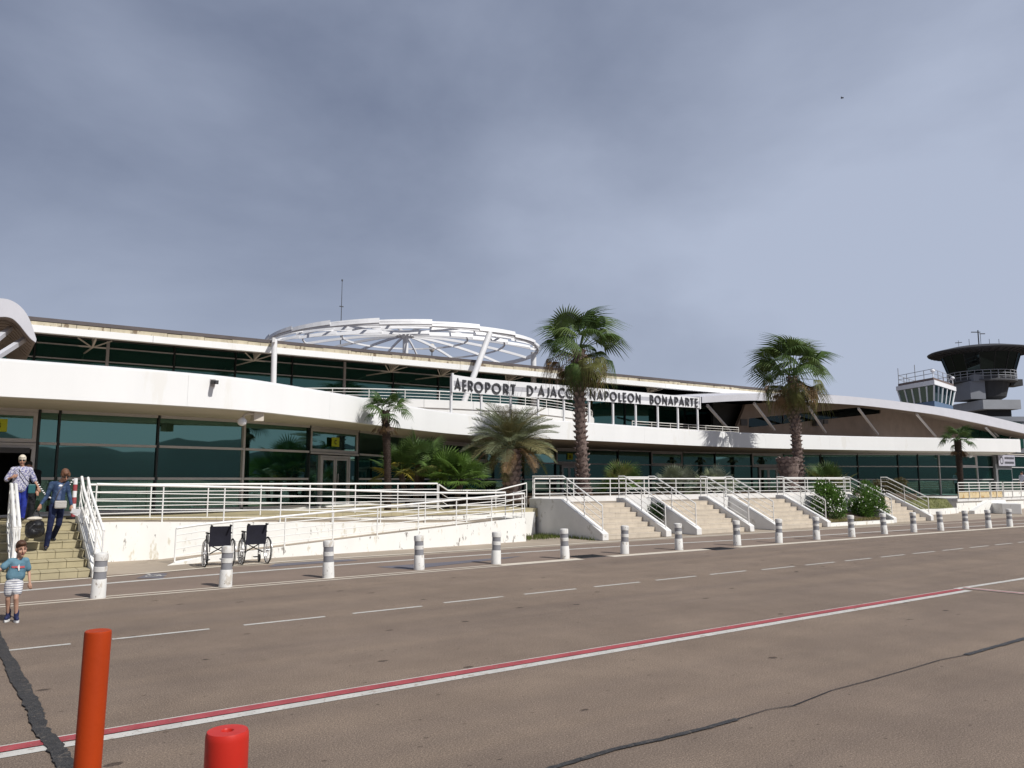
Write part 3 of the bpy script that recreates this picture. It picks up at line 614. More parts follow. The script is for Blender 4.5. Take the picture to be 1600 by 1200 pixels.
topR = [(1097, 620), (1133, 617.2), (1169, 615.3), (1207, 614.5), (1282, 616.5), (1324, 619), (1382, 624.6), (1420, 629.5), (1463, 635.5), (1483, 638.5), (1533, 647.5), (1600, 663.5), (1660, 679)]
YR = 29.6
stR = [(aty(u0, v0, YR + .4), aty(u1, v1, 32.4)) for u0, v0, u1, v1 in ((1105, 633, 1141, 674), (1178, 630, 1210, 672), (1262, 634, 1290, 676), (1341, 638, 1372, 679), (1432, 647, 1462, 682), (1540, 668, 1556, 684))]
vault('barrel_canopy', 'wide shallow grey arched canopy over the right part of the terminal with brown boarded soffit', lowR, topR, YR, 44, .55, stR)
# boarded wall under it with a slanting slot window
wr = thing('boarded_wall', 'brown boarded upper wall under the grey arched canopy with a slanting slot window', 'wall', (48, 32.8, 4.6))
def wq(name, pix, Y, th, m, par): 
    P = [aty(u, v, Y) for u, v in pix]; mb = MB(); n = len(P)
    mb.add([tuple(p) for p in P] + [(p.x, p.y + th, p.z) for p in P], [tuple(range(n)), tuple(range(n, 2 * n))[::-1]] + [(i, (i + 1) % n, n + (i + 1) % n, n + i) for i in range(n)]); return obj(name, mb, m, par)
WP = [(1149, 684), (1150, 670), (1166, 633), (1169, 656), (1169, 668), (1376, 645.5), (1376, 633), (1490, 650), (1512, 657), (1480, 684)]
wq('wall_face', [(1149, 686), (1150, 670), (1165, 632), (1170, 654), (1170, 668), (1300, 688)], 32.8, .2, BOARD, wr)
wq('wall_face', [(1300, 688), (1170, 668), (1376, 646), (1440, 652), (1500, 672), (1500, 690)], 32.801, .2, BOARD, wr)
wq('wall_face', [(1165, 632), (1210, 628), (1300, 628), (1378, 631), (1376, 633), (1170, 654)], 32.802, .2, BOARD, wr)
wq('wall_face', [(1376, 633), (1378, 631), (1440, 640), (1510, 656), (1500, 672), (1440, 652), (1376, 646)], 32.803, .2, BOARD, wr)
for a, b in ((1170, 1222), (1224, 1298), (1300, 1376)):
    f = lambda u, lo: 668 - (u - 1170) / 206 * 22 if lo else 654 - (u - 1170) / 206 * 21
    wq('slot_pane', [(a, f(a, 1)), (a, f(a, 0)), (b, f(b, 0)), (b, f(b, 1))], 32.9, .02, GLASST, wr)
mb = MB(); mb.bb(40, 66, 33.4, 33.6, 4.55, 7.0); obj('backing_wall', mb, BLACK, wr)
wq('louvre', [(1158, 665), (1158, 655), (1168, 655), (1168, 665)], 32.72, .06, GREYD, wr)
for (u, v, s) in ((1281, 660, 5), (1291, 659, 3)):
    wq('loudspeaker', [(u - s, v + s), (u - s, v - s), (u + s, v - s), (u + s, v + s)], 32.4, .35, GREYD, wr)
# glazed strip at the far right under the canopy
gl = thing('side_lounge', 'dark glazed upper lounge with diagonal braces under the right end of the grey canopy', 'building', (62, 31, 4.6))
for a, b in ((1502, 1530), (1531, 1562), (1563, 1600), (1601, 1660)):
    wq('glass_pane', [(a, 700), (a, 655), (b, 662), (b, 700)], 33.5, .03, GLASS2, gl)
for a, b in (((1575, 688), (1585, 672)), ((1593, 688), (1585, 672)), ((1560, 682), (1545, 668))):
    mb = MB(); mb.bar(aty(*a, 33.1), aty(*b, 33.1), .1); obj('brace', mb, CANOPY, gl)
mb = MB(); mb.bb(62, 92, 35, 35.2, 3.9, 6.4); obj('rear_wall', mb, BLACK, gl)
# left canopy
lowL = [(-14, 494.5), (0, 495), (10, 495), (20, 498), (30, 507), (38, 517), (48, 529), (56, 535)]
topL = [(-14, 464), (0, 466), (10, 467), (20, 470.5), (30, 477), (40, 488), (48, 503), (57, 530)]
YL = 26.0; stL = [(aty(40, 529, YL + 1.2), aty(-12, 562, 24.5)), (aty(16, 513, YL + 1.2), aty(-24, 545, 24.5))]
vault('barrel_canopy', 'small grey arched canopy end curling down at the left edge above the white band', lowL, topL, YL, 33.5, .0, stL, mirror=xat(-14, YL, 480))

# ------------------------------------------------------------------ dome of white steel
DC = Vector((xat(634, 40.3, 520), 40.3)); DR, DZR, DZA = 7.85, 9.55, 10.45
dome = thing('steel_dome', 'open white steel dome frame of curved ribs and rings standing above the terminal roof', 'dome', (DC.x, DC.y, 4.6))
DH = DZA - DZR; RS = (DR * DR + DH * DH) / (2 * DH)
def dz(r): return DZA - (RS - math.sqrt(RS * RS - r * r))
LEAN = Vector((DC.x, DC.y)).normalized(); DPR = Vector((LEAN.y, -LEAN.x))   # away from and across the view
def dp(ac, aw, z): q = DC + DPR * ac + LEAN * aw; return Vector((q.x, q.y, z))
for k in range(16):
    a = 2 * PI * (k + .4) / 16; pts = [(DC.x + r * math.cos(a), DC.y + r * math.sin(a), dz(r)) for r in [.35 + (DR - .35) * j / 10 for j in range(11)]]
    mb = MB()
    for p, q in zip(pts[:-1], pts[1:]): mb.bar(p, q, .07, .15)
    obj('rib', mb, STEELW, dome)
def ring(r, wd, ht, seg, name='ring', z=0):
    for k in range(seg):
        a0 = 2 * PI * k / seg; a1 = 2 * PI * (k + 1) / seg; mb = MB(); n = 6; vs = []
        for j in range(n + 1):
            a = a0 + (a1 - a0) * j / n
            for (dr, dz_) in ((-wd / 2, -ht / 2), (wd / 2, -ht / 2), (wd / 2, ht / 2), (-wd / 2, ht / 2)): vs.append((DC.x + (r + dr) * math.cos(a), DC.y + (r + dr) * math.sin(a), dz(r) + z + dz_))
        fs = [(4 * j + q, 4 * j + 4 + q, 4 * j + 4 + (q + 1) % 4, 4 * j + (q + 1) % 4) for j in range(n) for q in range(4)] + [(0, 1, 2, 3), (4 * n + 3, 4 * n + 2, 4 * n + 1, 4 * n)]
        mb.add(vs, fs); obj(name, mb, STEELW, dome)
ring(DR, .09, .22, 16, 'rim_beam'); ring(5.9, .07, .10, 8); ring(3.7, .07, .10, 8); ring(.4, .2, .22, 4, 'crown_ring')
# the visor: three curved planks filling the near side between the two ends of the rim, each in lapped lengths
for b_, zo_, ht in ((7.85, .10, .26), (5.5, .10, .24), (3.5, .05, .22)):
    n = 9
    for k in range(n):
        mb = MB(); vs = []; m_n = 5
        for j in range(m_n + 1):
            a = PI * (.035 + .93 * (k + j / m_n) / n); ac = -8.0 * math.cos(a); aw = -b_ * math.sin(a); lp_ = .10 * (j / m_n - .5); r = min(DR, math.hypot(ac, aw)); t_ = (.5 + .5 * math.sin(a))
            zc_ = DZR + (dz(r) - DZR) * .5 + zo_ * math.sin(a) + lp_; hh = ht * (.35 + .65 * math.sin(a))
            for (dn, dz_) in ((-.03, -hh / 2), (.03, -hh / 2), (.03, hh / 2), (-.03, hh / 2)):
                q = dp(ac, aw + dn + dz_ * .35, zc_ + dz_); vs.append(tuple(q))
        fs = [(4 * j + q, 4 * j + 4 + q, 4 * j + 4 + (q + 1) % 4, 4 * j + (q + 1) % 4) for j in range(m_n) for q in range(4)] + [(0, 1, 2, 3), (4 * m_n + 3, 4 * m_n + 2, 4 * m_n + 1, 4 * m_n)]
        mb.add(vs, fs); obj('visor_plank', mb, STEELW, dome)
mb = MB(); mb.lathe([(.17, 8.3), (.17, 10.7)], (DC.x, DC.y, 0), 12); mb.lathe([(.3, 8.3), (.3, 8.45)], (DC.x, DC.y, 0), 12); obj('central_column', mb, STEELW, dome, smooth_=True)
for b_, t_, rad in ((aty(428, 600, 33.1) * 1.0, aty(429, 530, 33.1), .12), (aty(712, 640, 32.3), dp(4.3, -6.6, 9.45), .15), (dp(7.6, -.6, 4.6), dp(7.6, -.6, 9.5), .17)):
    mb = MB(); mb.tube([Vector((b_.x, b_.y, 4.6)), t_], rad, 14); obj('column', mb, STEELW, dome, smooth_=True)
mb = MB(); mb.bar(aty(428, 531, 32.7), dp(-7.7, -.4, 9.45), .12, .2); obj('outrigger_beam', mb, STEELW, dome)
mb = MB(); mb.bar(dp(-8.2, -.5, 9.52), dp(-7.3, -.5, 9.55), .3, .16); obj('rim_end', mb, ALU, dome)
# mast and horn loudspeaker behind the dome
p = aty(533, 500, 52); mb = MB(); zt = aty(533, 439, 52).z
mb.tube([(p.x, 52, 8.2), (p.x, 52, zt)], [.05, .02], 6); mb.tube([(p.x, 52, zt), (p.x, 52, zt + .12)], .06, 6); mb.bar((p.x - .15, 52, zt - 1.9), (p.x + .15, 52, zt - 1.9), .06)
tag(obj('aerial_mast', mb, GREYD), 'thin grey aerial mast on the roof behind the white dome', 'aerial')
t = thing('siren', 'small grey siren on a short post on the roof under the dome', 'siren', (aty(675, 556, 44).x, 44, 8.45)); c = aty(675, 546, 44)
mb = MB(); mb.tube([(c.x, 44, 8.45), (c.x, 44, c.z)], .04, 6); obj('post', mb, GREYD, t); mb = MB(); mb.ellipsoid((c.x, 44, c.z + .1), (.2, .2, .3)); obj('siren_head', mb, SOFFIT, t, smooth_=True)

# ------------------------------------------------------------------ the long name sign
def glyphs():
    def arcp(cx, cy, rx, ry, a0, a1, n=14): return [(cx + rx * math.cos(R(a0 + (a1 - a0) * k / n)), cy + ry * math.sin(R(a0 + (a1 - a0) * k / n))) for k in range(n + 1)]
    G = {}
    G['A'] = (.82, [[(.05, 0), (.41, 1), (.77, 0)], [(.2, .3), (.62, .3)]])
    G['E'] = (.52, [[(.48, .0), (.08, .0), (.08, 1), (.48, 1)], [(.08, .52), (.46, .52)]])
    G['R'] = (.6, [[(.08, 0), (.08, 1), (.28, 1)] + arcp(.28, .73, .25, .27, 90, -90) + [(.08, .46)], [(.26, .46), (.56, 0)]])
    G['O'] = (1.0, [arcp(.5, .5, .44, .5, 0, 360, 28)])
    G['P'] = (.56, [[(.08, 0), (.08, 1), (.26, 1)] + arcp(.26, .71, .25, .29, 90, -90) + [(.08, .42)]])
    G['T'] = (.56, [[(.28, 0), (.28, 1)], [(.0, 1), (.56, 1)]])
    G['D'] = (.78, [[(.08, 0), (.08, 1), (.24, 1)] + arcp(.24, .5, .48, .5, 90, -90, 18) + [(.08, 0)]])
    G["'"] = (.22, [[(.12, 1.02), (.06, .72)]])
    G['J'] = (.36, [[(.28, 1), (.28, .16)] + arcp(.12, .16, .16, .2, 0, -110, 8)])
    G['C'] = (.82, [arcp(.54, .5, .48, .5, 48, 312, 22)])
    G['I'] = (.2, [[(.1, 0), (.1, 1)]])
    G['N'] = (.76, [[(.08, 0), (.08, 1), (.68, 0), (.68, 1)]])
    G['L'] = (.46, [[(.08, 1), (.08, 0), (.46, 0)]])
    G['B'] = (.58, [[(.08, 0), (.08, 1), (.26, 1)] + arcp(.26, .77, .2, .23, 90, -90) + [(.08, .54)], [(.26, .54)] + arcp(.28, .27, .24, .27, 90, -90) + [(.08, 0)]])
    return G
GL = glyphs()
def letter_mb(ch, h, st, dep, o, dx, nn):
    """a letter of height h built from strokes, standing on plan point o, running along dx, facing away from nn"""
    mb = MB(); wd, strokes = GL[ch]
    k = 0
    for line in strokes:
        P = [Vector((x * (h - st) + st * .0, y * (h - st) + st / 2)) for x, y in line]; n = len(P)
        closed = (P[0] - P[-1]).length < 1e-4
        A = []; B = []
        for i, p in enumerate(P):
            a = P[i - 1] if i > 0 else (P[-2] if closed else p); b = P[i + 1] if i < n - 1 else (P[1] if closed else p)
            d1 = (p - a); d2 = (b - p); d1 = d1.normalized() if d1.length > 1e-6 else d2.normalized(); d2 = d2.normalized() if d2.length > 1e-6 else d1
            t = (d1 + d2); t = t.normalized() if t.length > 1e-4 else d1; nrm = Vector((-t.y, t.x)); c = max(.42, nrm.dot(Vector((-d1.y, d1.x))))
            A.append(p + nrm * st / 2 / c); B.append(p - nrm * st / 2 / c)
        if not closed:
            e0 = (P[0] - P[1]).normalized() * st * .0; e1 = (P[-1] - P[-2]).normalized() * st * .0
            A[0] += e0; B[0] += e0; A[-1] += e1; B[-1] += e1
        def w3(q, dd): return (o.x + dx.x * q.x - nn.x * dd, o.y + dx.y * q.x - nn.y * dd, o.z + q.y)
        d0 = k * .002; k += 1
        vs = []
        for a, b in zip(A, B): vs += [w3(a, dep + d0), w3(b, dep + d0), w3(b, d0), w3(a, d0)]
        fs = [(4 * i + q, 4 * i + 4 + q, 4 * i + 4 + (q + 1) % 4, 4 * i + (q + 1) % 4) for i in range(n - 1) for q in range(4)]
        if not closed: fs += [(0, 1, 2, 3), (4 * n - 1, 4 * n - 2, 4 * n - 3, 4 * n - 4)]
        mb.add(vs, fs)
    return mb
Fp = [Vector((p.x, p.y, 0)) for p in Fs]
FS = [Vector((p.x, p.y, 0)) for p in offset(Fs, -.02)]
def spath(u, v): return on_path(FS, u, v)
sA = spath(707, 600); sB = spath(1093.5, 630)
sign = thing('airport_sign', 'long white sign board reading AEROPORT D\'AJACCIO NAPOLEON BONAPARTE on thin white posts', 'sign', (sA.x, sA.y, ZT))
spp = [Vector((p.x, p.y, 0)) for p in between(FS, sA, sB)]; spp = [Vector(p) for p in resample(spp, 60)]
SL = sum((b - a).length for a, b in zip(spp[:-1], spp[1:]))
zt0, zt1 = zat(sA.x, sA.y, 585), zat(sB.x, sB.y, 621); zb0, zb1 = zat(sA.x, sA.y, 611), zat(sB.x, sB.y, 637.5)
ztop, zbot = (zt0 + zt1) / 2, (zb0 + zb1) / 2
print('sign z', zt0, zt1, zb0, zb1, 'len', SL)
def at_s(s):
    f = max(0, min(.99999, s / SL)) * 60; i = int(f); return spp[i].lerp(spp[i + 1], f - i), (spp[i + 1] - spp[i]).normalized()
def zt_s(s): return zt0 + (zt1 - zt0) * s / SL
def zb_s(s): return zb0 + (zb1 - zb0) * s / SL
for i in range(10):
    seg = spp[i * 6:i * 6 + 7]; s0, s1 = SL * i / 10, SL * (i + 1) / 10
    for (f0, f1, m, th, nm) in ((.64, 1, SIGNW, .05, 'sign_panel'), (.34, .636, SIGNG, .04, 'sign_band'), (0, .336, SIGNW, .05, 'sign_panel')):
        mb = MB(); n = len(seg); mb.wallpath([p.xy for p in seg], lambda j: zb_s(s0 + (s1 - s0) * j / (n - 1)) * (1 - f0) + zt_s(s0 + (s1 - s0) * j / (n - 1)) * f0, lambda j: zb_s(s0 + (s1 - s0) * j / (n - 1)) * (1 - f1) + zt_s(s0 + (s1 - s0) * j / (n - 1)) * f1 - .003, th); obj(nm, mb, m, sign)
for ends in ((0, zt0, zb0), (SL, zt1, zb1)):
    p, d = at_s(ends[0]); mb = MB(); mb.box((p.x, p.y + .02, (ends[1] + ends[2]) / 2), (.07, .12, ends[1] - ends[2] + .1)); obj('end_cap', mb, SIGNW, sign)
for u, v in ((707, 642), (754, 646), (800, 651), (843, 656), (883.5, 660), (923, 663), (960.5, 666), (996, 668.5), (1030.5, 670), (1062, 671.5), (1093, 673)):
    p = spath(u, v); mb = MB(); mb.box((p.x, p.y + .11, (ZT - .05 + ztop - .2) / 2), (.085, .08, ztop - .2 - ZT + .05)); obj('post', mb, STEELW, sign)
def s_of_u(u, v):
    q = spath(u, v); best = min(range(61), key=lambda i: (spp[i] - q).length); d = (spp[min(60, best + 1)] - spp[max(0, best - 1)]).normalized(); return SL * best / 60 + (q - spp[best]).dot(d)
for word, u0, u1 in (("AEROPORT", 710, 806), ("D'AJACCIO", 823, 912), ("NAPOLEON", 921, 1001.5), ("BONAPARTE", 1014.5, 1090.5)):
    s0, s1 = s_of_u(u0, 605), s_of_u(u1, 625); Wd = sum(GL[c][0] for c in word) + .13 * (len(word) - 1); H = (ztop - zbot) * .72
    k = (s1 - s0) / Wd; s = s0
    for c in word:
        p, d = at_s(s + GL[c][0] * k / 2); p0 = p - d * GL[c][0] * k / 2; nn = Vector((-d.y, d.x, 0)); zz = zb_s(s) + (zt_s(s) - zb_s(s)) * .10
        mb = letter_mb(c, H, H * .15, .04, Vector((p0.x - nn.x * .012, p0.y - nn.y * .012, zz)), d * (k / H), nn); obj('letter', mb, LETTER, sign); s += (GL[c][0] + .13) * k
# yellow door letters
def plate(ch, u0, v0, u1, v1, Yoff, label):
    P = on_path(GP, u0, v0); Q = on_path(GP, u1, v0); d = (Q - P).normalized(); nn = Vector((-d.y, d.x, 0)); zt_ = zat(P.x, P.y, v0); zb_ = zat(P.x, P.y, v1)
    t = thing('door_sign', label, 'sign', (P.x, P.y, zb_)); a = P - nn * .07; b = Q - nn * .07
    mb = MB(); mb.prism([a, b, b + nn * .012, a + nn * .012], zb_, zt_); obj('sign_plate', mb, YELL, t)
    h = (zt_ - zb_) * .5; wd = GL[ch][0] * h; c = a.lerp(b, .5) - d * wd / 2; mb = letter_mb(ch, h, h * .18, .006, Vector((c.x - nn.x * .004, c.y - nn.y * .004, zb_ + .08)), d, nn); obj('letter', mb, BLACK, t)
plate('B', -14, 654, 12, 674, 0, 'yellow sign with black letter B over the open entrance door')
plate('C', 516.5, 683, 528, 697.5, 0, 'yellow sign with black letter C above the closed double door')
plate('D', 885.5, 708, 894, 718, 0, 'small yellow sign with black letter D above the door behind the tall palm')
# fascia camera and globe camera under the band
p = on_path(Fp, 332, 598); t = thing('security_camera', 'small dark security camera on the front of the white band', 'camera', (p.x, p.y, 4.3)); z = zat(p.x, p.y, 597)
mb = MB(); mb.box((p.x, p.y - .02, z - .02), (.13, .04, .2)); obj('mount', mb, ALU, t)
mb = MB(); mb.bar((p.x, p.y - .03, z), (p.x + .03, p.y - .28, z - .03), .11, .1); obj('camera_body', mb, BLACK, t)
mb = MB(); mb.tube([(p.x + .03, p.y - .28, z - .03), (p.x + .033, p.y - .30, z - .032)], .035, 10); obj('lens', mb, GREYD, t)
p = on_path(Fp, 400, 645) + Vector((0.05, .3, 0)); t = thing('globe_camera', 'beige camera bracket with round globe hanging under the white band', 'camera', (p.x, p.y, 3.6))
mb = MB(); mb.bb(p.x - .02, p.x + .25, p.y - .05, p.y + .3, ZS - .26, ZS - .002); obj('mount', mb, SOFFIT, t)
mb = MB(); mb.tube([(p.x, p.y, ZS - .08), (p.x - .15, p.y, ZS - .06), (p.x - .28, p.y, ZS - .12), (p.x - .33, p.y, ZS - .22)], .035, 8); obj('arm', mb, SOFFIT, t, smooth_=True)
mb = MB(); mb.ellipsoid((p.x - .33, p.y, ZS - .30), (.13, .13, .12)); obj('globe', mb, STEELW, t, smooth_=True)
p = on_path(GP, 1516, 712); p = aty(1516, 712, p.y - 1.2) + Vector((1, 1.5, 0)); z = p.z; t = thing('globe_camera', 'white globe lamp camera on a bracket beside the right small palm', 'camera', (p.x - 1, p.y - 1.5, z))
mb = MB(); mb.ellipsoid((p.x - 1, p.y - 1.5, z), (.15, .15, .15)); obj('globe', mb, STEELW, t, smooth_=True); mb = MB(); mb.tube([(p.x - 1.3, p.y - 1.3, z + .35), (p.x - 1.15, p.y - 1.4, z + .4), (p.x - 1, p.y - 1.5, z + .18)], .05, 6); obj('arm', mb, ALU, t)
# entrance signboard at the far right: round emblem and two lines of illegible print
P = on_path(GP, 1552, 720); Q = on_path(GP, 1577, 720); d = (Q - P).normalized(); nn = Vector((-d.y, d.x, 0)); zt_, zb_ = zat(P.x, P.y, 711), zat(P.x, P.y, 728)
t = thing('sign_board', 'pale grey sign with a round dark emblem above the entrance at the right edge', 'sign', (P.x, P.y, zb_)); a = P - nn * .42; b = Q - nn * .42
mb = MB(); mb.prism([a, b, b + nn * .06, a + nn * .06], zb_, zt_); obj('sign_plate', mb, mat('sign_lilac', (.40, .39, .44), .5), t)
W = (b - a).length; H = zt_ - zb_; mb = MB()
for k in range(20):
    a0, a1 = 2 * PI * k / 20, 2 * PI * (k + 1) / 20
    q = [(a + d * (W * .17 + r * H * math.cos(x) * .7) - nn * .01, zb_ + H * .5 + r * H * math.sin(x)) for r, x in ((.36, a0), (.36, a1), (.26, a1), (.26, a0))]
    mb.add([(p_.x, p_.y, z_) for p_, z_ in q], [(0, 1, 2, 3)])
obj('emblem_ring', mb, LETTER, t)
mb = MB()
for row, zf in ((0, .62), (1, .2)):
    x = .36
    while x < .93:
        wl = random.uniform(.025, .045); q = a + d * W * x - nn * .008; e = a + d * W * (x + wl) - nn * .008; z0, z1 = zb_ + H * zf, zb_ + H * (zf + .2)
        mb.add([(q.x, q.y, z0), (e.x, e.y, z0), (e.x, e.y, z1), (q.x, q.y, z1)], [(0, 1, 2, 3)]); x += wl + .014
obj('print', mb, LETTER, t)['kind'] = 'stuff'

# ------------------------------------------------------------------ railings
def railing(label, pts, h=.85, mids=3, sp=1.4, rt=.028, rm=.012, m=RAILW, group='white metal railings', low=.14, posts=True, pr=.018, name='railing', top=True):
    P = [Vector(p) for p in pts]; t = thing(name, label, 'railing', tuple(P[0]), group)
    if top:
        mb = MB(); mb.tube([p + Vector((0, 0, h)) for p in P], rt, 8); obj('handrail', mb, m, t, smooth_=True)
    for k in range(mids):
        z = low + (h - low) * k / mids; mb = MB(); mb.tube([p + Vector((0, 0, z)) for p in P], rm, 6); obj('rail', mb, m, t, smooth_=True)
    if posts:
        tot = sum((b.xy - a.xy).length for a, b in zip(P[:-1], P[1:])); n = max(1, round(tot / sp)); Q = resample(P, n)
        for q in Q:
            mb = MB(); mb.tube([q - Vector((0, 0, .02)), q + Vector((0, 0, h - rt * .5))], pr, 8); obj('post', mb, m, t, smooth_=True)
    return t
# balcony rails
railing('curved white railing on top of the round balcony behind the long sign', [(p.x, p.y, 5.46) for p in arc(BC, BR - .05, 218, 345, 50)], h=.40, mids=2, sp=1.6, rt=.025, low=.12)
r0 = [aty(u, 672, 31.0) for u in (984, 1020, 1080, 1150)]
railing('low white railing on the terrace roof behind the right end of the long sign', [(p.x, 30.8, 4.62) for p in r0], h=.52, mids=3, sp=1.5, rt=.022, low=.1)

# ------------------------------------------------------------------ left entrance: stairs, terrace, ramp
PL = 0.93
st = thing('entrance_staircase', 'wide beige tiled entrance stairs at the left edge with white side wall', 'stairs', (0.5, 17.4, 0))
TR, RI = .5, PL / 6
for i in range(6):
    y0 = 17.42 + TR * i; z0 = RI * i; mb = MB(); mb.bb(-4.0, 2.2, y0 + .03, 22.5 if i == 5 else y0 + TR + .06, -.05 if i == 0 else z0 - .1, z0 + RI - .022); s_ = obj('step', mb, JOINT, st)
    x = -4.0 + (.16 if i % 2 else 0.0)
    while x < 2.19:
        x1 = min(2.195, x + .315); dd = random.uniform(-.004, .004); mb = MB(); mb.bb(x + .004, x1 - .004, y0 + dd, y0 + .028, z0 + .006, z0 + RI - .026); tl = obj('riser_tile', mb, TILE, s_)
        mb = MB(); mb.bb(x + .004, x1 - .004, y0 - .012, y0 + TR - .004, z0 + RI - .021, z0 + RI + dd * .3); obj('tread_tile', mb, TILE, s_)
        x = x1
mb = MB(); mb.profx([(17.2, 0), (17.2, .16), (17.45, .22), (19.9, 1.04), (20.1, 1.06), (20.1, 1.28), (20.5, 1.28), (20.5, 0)], 2.205, 2.44); obj('side_wall', mb, WALL, st, bevel=.015)
mb = MB(); mb.profx([(17.35, 0), (17.35, .12), (19.9, .98), (20.3, .98), (20.3, 0)], .86, 1.0); obj('middle_wall', mb, WALL, st, bevel=.01)
terr = thing('entrance_terrace', 'raised tiled terrace in front of the left glass wall with peeling white front walls', 'terrace', (8, 22, 0))
def glass_y(x): return min(((abs(p.x - x), p.y) for p in GP))[1]
tx = [-5, -3, 0, 2.2, 4, 6, 8, 10, 12, 13.5, 15, 16.6]
mb = MB(); fr = [(x, 21.75 if x > 2.0 else 22.5) for x in tx]; bk = [(x, glass_y(x) + .3) for x in tx]
mb.prism(fr + bk[::-1], PL - .3, PL - .004); obj('terrace_slab', mb, TILE, terr)
x = 2.45
while x < 14.5:
    x1 = min(14.5, x + .4); mb = MB(); mb.bb(x + .004, x1 - .004, 21.62, 21.74, PL - .13, PL + random.uniform(-.003, .003)); obj('edge_tile', mb, TILE, terr); x = x1
mb = MB(); mb.bb(2.445, 16.4, 21.66, 21.76, 0, PL - .135); obj('terrace_wall', mb, WALL, terr)
# ramp: lower flight rising to the right, landing, upper flight rising back to the left
ramp = thing('access_ramp', 'white walled access ramp doubling back in front of the left terrace', 'ramp', (9, 19.5, 0))
def yl(x): return 18.98 + .062 * (x - 4.1)
ZL = .62
lowx = [4.1, 7, 10, 13.2, 14.45]; zl = [0.0, .2, .41, ZL, ZL]
mb = MB(); mb.prism([(x, yl(x) + .16) for x in lowx] + [(x, 20.4) for x in lowx[::-1]], [-.05] * 10, zl + zl[::-1]); obj('ramp_floor', mb, PATH, ramp)
upx = [2.45, 3.0, 6, 9, 13.2, 14.45]; zu = [PL - .01, PL - .01, .84, .75, ZL, ZL]
mb = MB(); mb.prism([(x, 20.53) for x in upx] + [(x, 21.65) for x in upx[::-1]], [-.05] * 12, zu + zu[::-1]); obj('ramp_floor', mb, PATH, ramp)
px_ = [4.1, 4.6, 6.6, 8, 10, 12, 14.5]; pz = [.05, .11, .24, .33, .45, .58, .73]
mb = MB(); P = [Vector((x, yl(x))) for x in px_] ; mb.wallpath(P, -.05, lambda i: pz[i], .16); obj('outer_wall', mb, WALL, ramp)
mb = MB(); mb.bb(14.34, 14.5, yl(14.5) + .165, 21.6, 0, .70); obj('end_wall', mb, WALL, ramp)
mb = MB(); mx_ = [2.445, 3.2, 6.7, 9, 11, 13.2]; mz = [.92, .91, .80, .72, .64, .60]
mb.wallpath([Vector((x, 20.4)) for x in mx_], -.05, lambda i: mz[i], .13); obj('inner_wall', mb, WALL, ramp)
# small ramp nose on the ground
mb = MB(); mb.prism([(3.9, 18.8), (4.6, 18.95), (4.6, 19.1), (4.1, 19.1)], -.01, [.005, .10, .10, .03]); obj('wall_foot', mb, WALL, ramp)
railing('white railing on the outer ramp wall behind the wheelchairs', [(x, yl(x) + .08, z - .01) for x, z in zip(px_, pz)], h=.76, mids=4, sp=1.36, rt=.028, low=.13)
railing('white railing sloping down along the inner ramp wall', [(2.6, 20.47, .90), (6.7, 20.47, .79), (9, 20.47, .71), (11, 20.47, .63), (13.2, 20.47, .59), (14.3, 20.47, .60)], h=.90, mids=4, sp=1.45, rt=.03, low=.13)
railing('white railing across the end of the ramp landing', [(14.42, yl(14.5) + .1, .69), (14.42, 20.2, .69)], h=.80, mids=4, sp=.5, rt=.026, low=.05)
xk = xat(684, 21.7, 757)
railing('level white railing along the front of the left terrace', [(2.6, 21.72, PL - .005), (xk, 21.72, PL - .005)], h=.86, mids=4, sp=1.45, rt=.028, low=.14)
railing('short white railing dropping behind the landing beside the fan palms', [(xk + .06, 21.74, .92), (xk + .5, 21.9, .72), (15.2, 22.3, .70), (16.5, 22.3, .95)], h=.84, mids=3, sp=1.2, rt=.024, low=.12)
for dx, lb in ((2.27, 'inner'), (2.40, 'outer')):
    railing('%s white handrail on the side wall of the left entrance stairs' % lb, [(dx, 17.5, .18), (dx, 19.95, 1.0), (dx, 20.4, 1.25)], h=.72 if dx < 2.3 else .70, mids=2, sp=1.0, rt=.03, low=.28)
for dx, lb in ((.89, 'left'), (.97, 'right')):
    railing('%s white handrail on the middle wall of the left entrance stairs' % lb, [(dx, 17.5, .14), (dx, 19.9, .95), (dx, 20.25, .95)], h=.86, mids=3, sp=1.1, rt=.03, low=.22)
# red and white post with a chain by the terrace glass
p = aty(115, 795, 22.3); t = thing('barrier_post', 'red and white barrier post with white chain behind the terrace railing near the stairs', 'post', (p.x, p.y, PL))
mb = MB(); mb.lathe([(.16, PL), (.16, PL + .04), (.05, PL + .06)], (p.x, p.y, 0), 14); obj('foot', mb, BLACK, t)
for k in range(6):
    mb = MB(); mb.lathe([(.05, PL + .06 + .16 * k), (.05, PL + .06 + .16 * (k + 1) - .003)], (p.x, p.y, 0), 12); obj('band', mb, RED if k % 2 == 0 else SIGNW, t, smooth_=True)
mb = MB()
for k in range(26):
    s = k / 25; mb.ellipsoid((p.x - .06 - .8 * s, p.y - .02, PL + .97 - .45 * math.sin(PI * s)), (.025, .012, .016), 6, 4)
obj('chain', mb, SIGNW, t)['kind'] = 'stuff'

